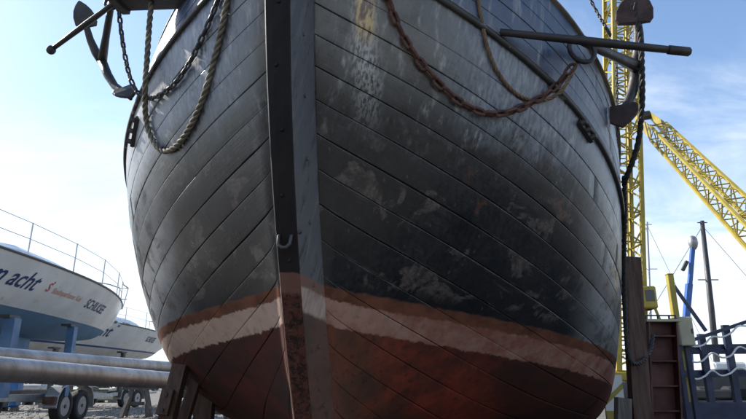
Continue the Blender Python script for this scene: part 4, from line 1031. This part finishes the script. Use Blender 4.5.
# moored boats with masts
def moored(label, x, ytop, xb, Y, hullc, mastm, r, ln, spread, rz, stays):
    b = px(xb, 389, Y); t = px(x, ytop, Y); root = empty('moored_boat', (b.x, Y, 0)); tag(root, label, 'boat', 'boats moored beyond the gangway')
    m = MB(); rings = []
    cs, sn = math.cos(rz), math.sin(rz)
    for s in np.linspace(0, 1, 14):
        w = ln*.15*(1-max(0, (s-.45)/.55)**2.2)*(1-.25*max(0, (.4-s)/.4)**2)+.01; y = (s-.5)*ln; z1 = ln*.13+.12*s*s
        prof = [(-w, z1), (-w*.96, z1*.5), (-w*.6, .05), (0, -.15), (w*.6, .05), (w*.96, z1*.5), (w, z1)]
        rings.append([(px_*cs-y*sn, px_*sn+y*cs, z) for px_, z in prof])
    m.loft(rings, True); m.build('hull', hullc, root, False)
    m = MB(); zc = ln*.13+.1; m.box((-ln*.07, -ln*.12, zc), (ln*.07, ln*.12, zc+.35), .08); m.build('cabin', M['white_gel'], root)
    o = Vector(root.location); top = t-o
    m = MB(); m.tube([(0, 0, .3), top*.5, top], [r, r, r*.72], 8); ms = m.build('mast', mastm, root, True)
    for f, w in spread:
        c = top*f; m = MB(); m.tube([c+Vector((-w, 0, 0)), c+Vector((w, 0, 0))], .025, 5); m.build('spreader', mastm, ms)
    for (sx, sy, f) in stays:
        m = MB(); m.tube([top*f, (sx, sy, ln*.13)], .012, 4); m.build('stay', M['dark_steel'], ms)
    return root
moored('pale-masted sailing boat lying just right of the yellow crane mast', 647, 222, 652, 34, M['white_gel'], M['mast_alu'], .085, 8.5, [(.985, .28), (.72, .5)], 1.2, [(-3.6, 0, .98), (3.9, 0, .98)])
moored('dark-hulled sailing boat with thick dark mast beyond the gangway', 702, 221, 719, 26, M['hull_far'], M['mast_dark'], .13, 9.5, [(.99, .22), (.66, .45)], 1.4, [(5.2, .4, .97), (-4.4, 0, .97), (.6, 1.2, .97)])
moored('small white cabin boat moored low behind the gangway posts', 760, 330, 758, 30, M['white_gel'], M['mast_alu'], .05, 6.5, [(.9, .2)], 1.5, [])

# yellow and white barrier behind the short block
c = px(613, 400, 7.6); g = empty('barrier_board', (c.x, 7.6, gz(c.x, 7.6))); tag(g, 'white and yellow striped board beside the tall port prop', 'barrier'); zg = g.location.z
zt = px(613, 375, 7.6).z-zg
m = MB(); m.box((-.10, 0, 0), (.14, .03, zt)); m.build('board', M['white_gel'], g)
m = MB(); m.add([(-.098, -.004, zt-.36), (.138, -.004, zt-.16), (.138, -.004, zt-.09), (-.098, -.004, zt-.29)], [(0, 1, 2, 3)]); m.build('stripe', M['yellow'], g)
m = MB(); m.add([(-.098, -.004, 0.02), (.06, -.004, .02), (.06, -.004, zt-.42), (-.098, -.004, zt-.42)], [(0, 1, 2, 3)]); m.build('stripe', M['yellow'], g)

# ================================================================ yard clutter, pebbles, far tree belt
def pebbles():
    m = MB(); rng = np.random.default_rng(3)
    for i in range(1600):
        Y = rng.uniform(7.5, 26); x = -Y*rng.uniform(.2, .75); r = rng.uniform(.012, .05)
        c = Vector((x, Y, r*.25)); k = 5
        top = [c+Vector((r*math.cos(a)*rng.uniform(.7, 1.2), r*math.sin(a)*rng.uniform(.7, 1.2), r*rng.uniform(.1, .3))) for a in np.linspace(0, 6.283, k, endpoint=False)]
        bot = [Vector((p.x*1.0+(p.x-c.x)*.3, p.y+(p.y-c.y)*.3, -.005)) for p in top]; ap = c+Vector((0, 0, r*.55))
        m.add(bot+top+[ap], [(j, (j+1) % k, k+(j+1) % k, k+j) for j in range(k)]+[(k+j, k+(j+1) % k, 2*k) for j in range(k)])
    tag(m.build('gravel', M['stone']), 'loose pebbles strewn over the yard at lower left', 'gravel', kind='stuff')
    m = MB()
    for i in range(500):
        Y = rng.uniform(9, 24); x = -Y*rng.uniform(.25, .75)
        for b in range(5):
            a = rng.uniform(0, 6.28); h = rng.uniform(.03, .12); l = Vector((math.cos(a), math.sin(a), 0)); w = Vector((-l.y, l.x, 0))*.005
            c = Vector((x, Y, 0))+l*rng.uniform(0, .05); m.add([c-w, c+w, c+l*h*.5+Vector((0, 0, h))], [(0, 1, 2)])
    tag(m.build('weeds', M['weed']), 'sparse dry weeds growing in the yard gravel', 'weeds', kind='stuff')
pebbles()
def far_belt():
    m = MB(); rng = np.random.default_rng(5)
    for i in range(3600):
        x = rng.uniform(-220, 220); y = 175+rng.uniform(-6, 6); hx = 2.2+1.2*math.sin(x*.07)+.9*math.sin(x*.19+1); z = rng.uniform(0, 1)*max(.8, hx); s = rng.uniform(.5, 1.4)
        for k in range(7):
            c = Vector((x+rng.normal(0, s), y+rng.normal(0, s), max(0, z+rng.normal(0, s*.5)))); a = Vector(rng.normal(0, 1, 3)).normalized()*s*.7; b = Vector(rng.normal(0, 1, 3)).normalized()*s*.7
            m.add([c, c+a, c+b], [(0, 1, 2)])
    tag(m.build('far_trees', M['leaf']), 'low dark belt of trees along the far shore', 'trees', kind='stuff')
far_belt()
def crate(label, x, y0, y1, Y, w, mat):
    p = px(x, y1, Y); zt = px(x, y0, Y).z; g = empty('covered_pallet', (p.x, Y, 0), R(random.uniform(-20, 20))); tag(g, label, 'pallet', 'covered pallets in the yard')
    m = MB(); m.box((-w/2, -.4, .1), (w/2, .4, zt), .06); m.build('cover', mat, g)
    for s in (-1, 0, 1):
        m = MB(); m.box((s*w*.4-.05, -.4, 0), (s*w*.4+.05, .4, .1)); m.build('skid', M['grey_timber'], g)
crate('low stack under a bright blue tarpaulin at the far left', 4, 380, 405, 19, .75, M['tarp'])
crate('grey covered stack behind the nearer trailer wheels', 28, 384, 402, 26, 1.3, M['galv'])
crate('pale covered stack beyond the trestle', 100, 388, 402, 30, 1.5, M['cream'])
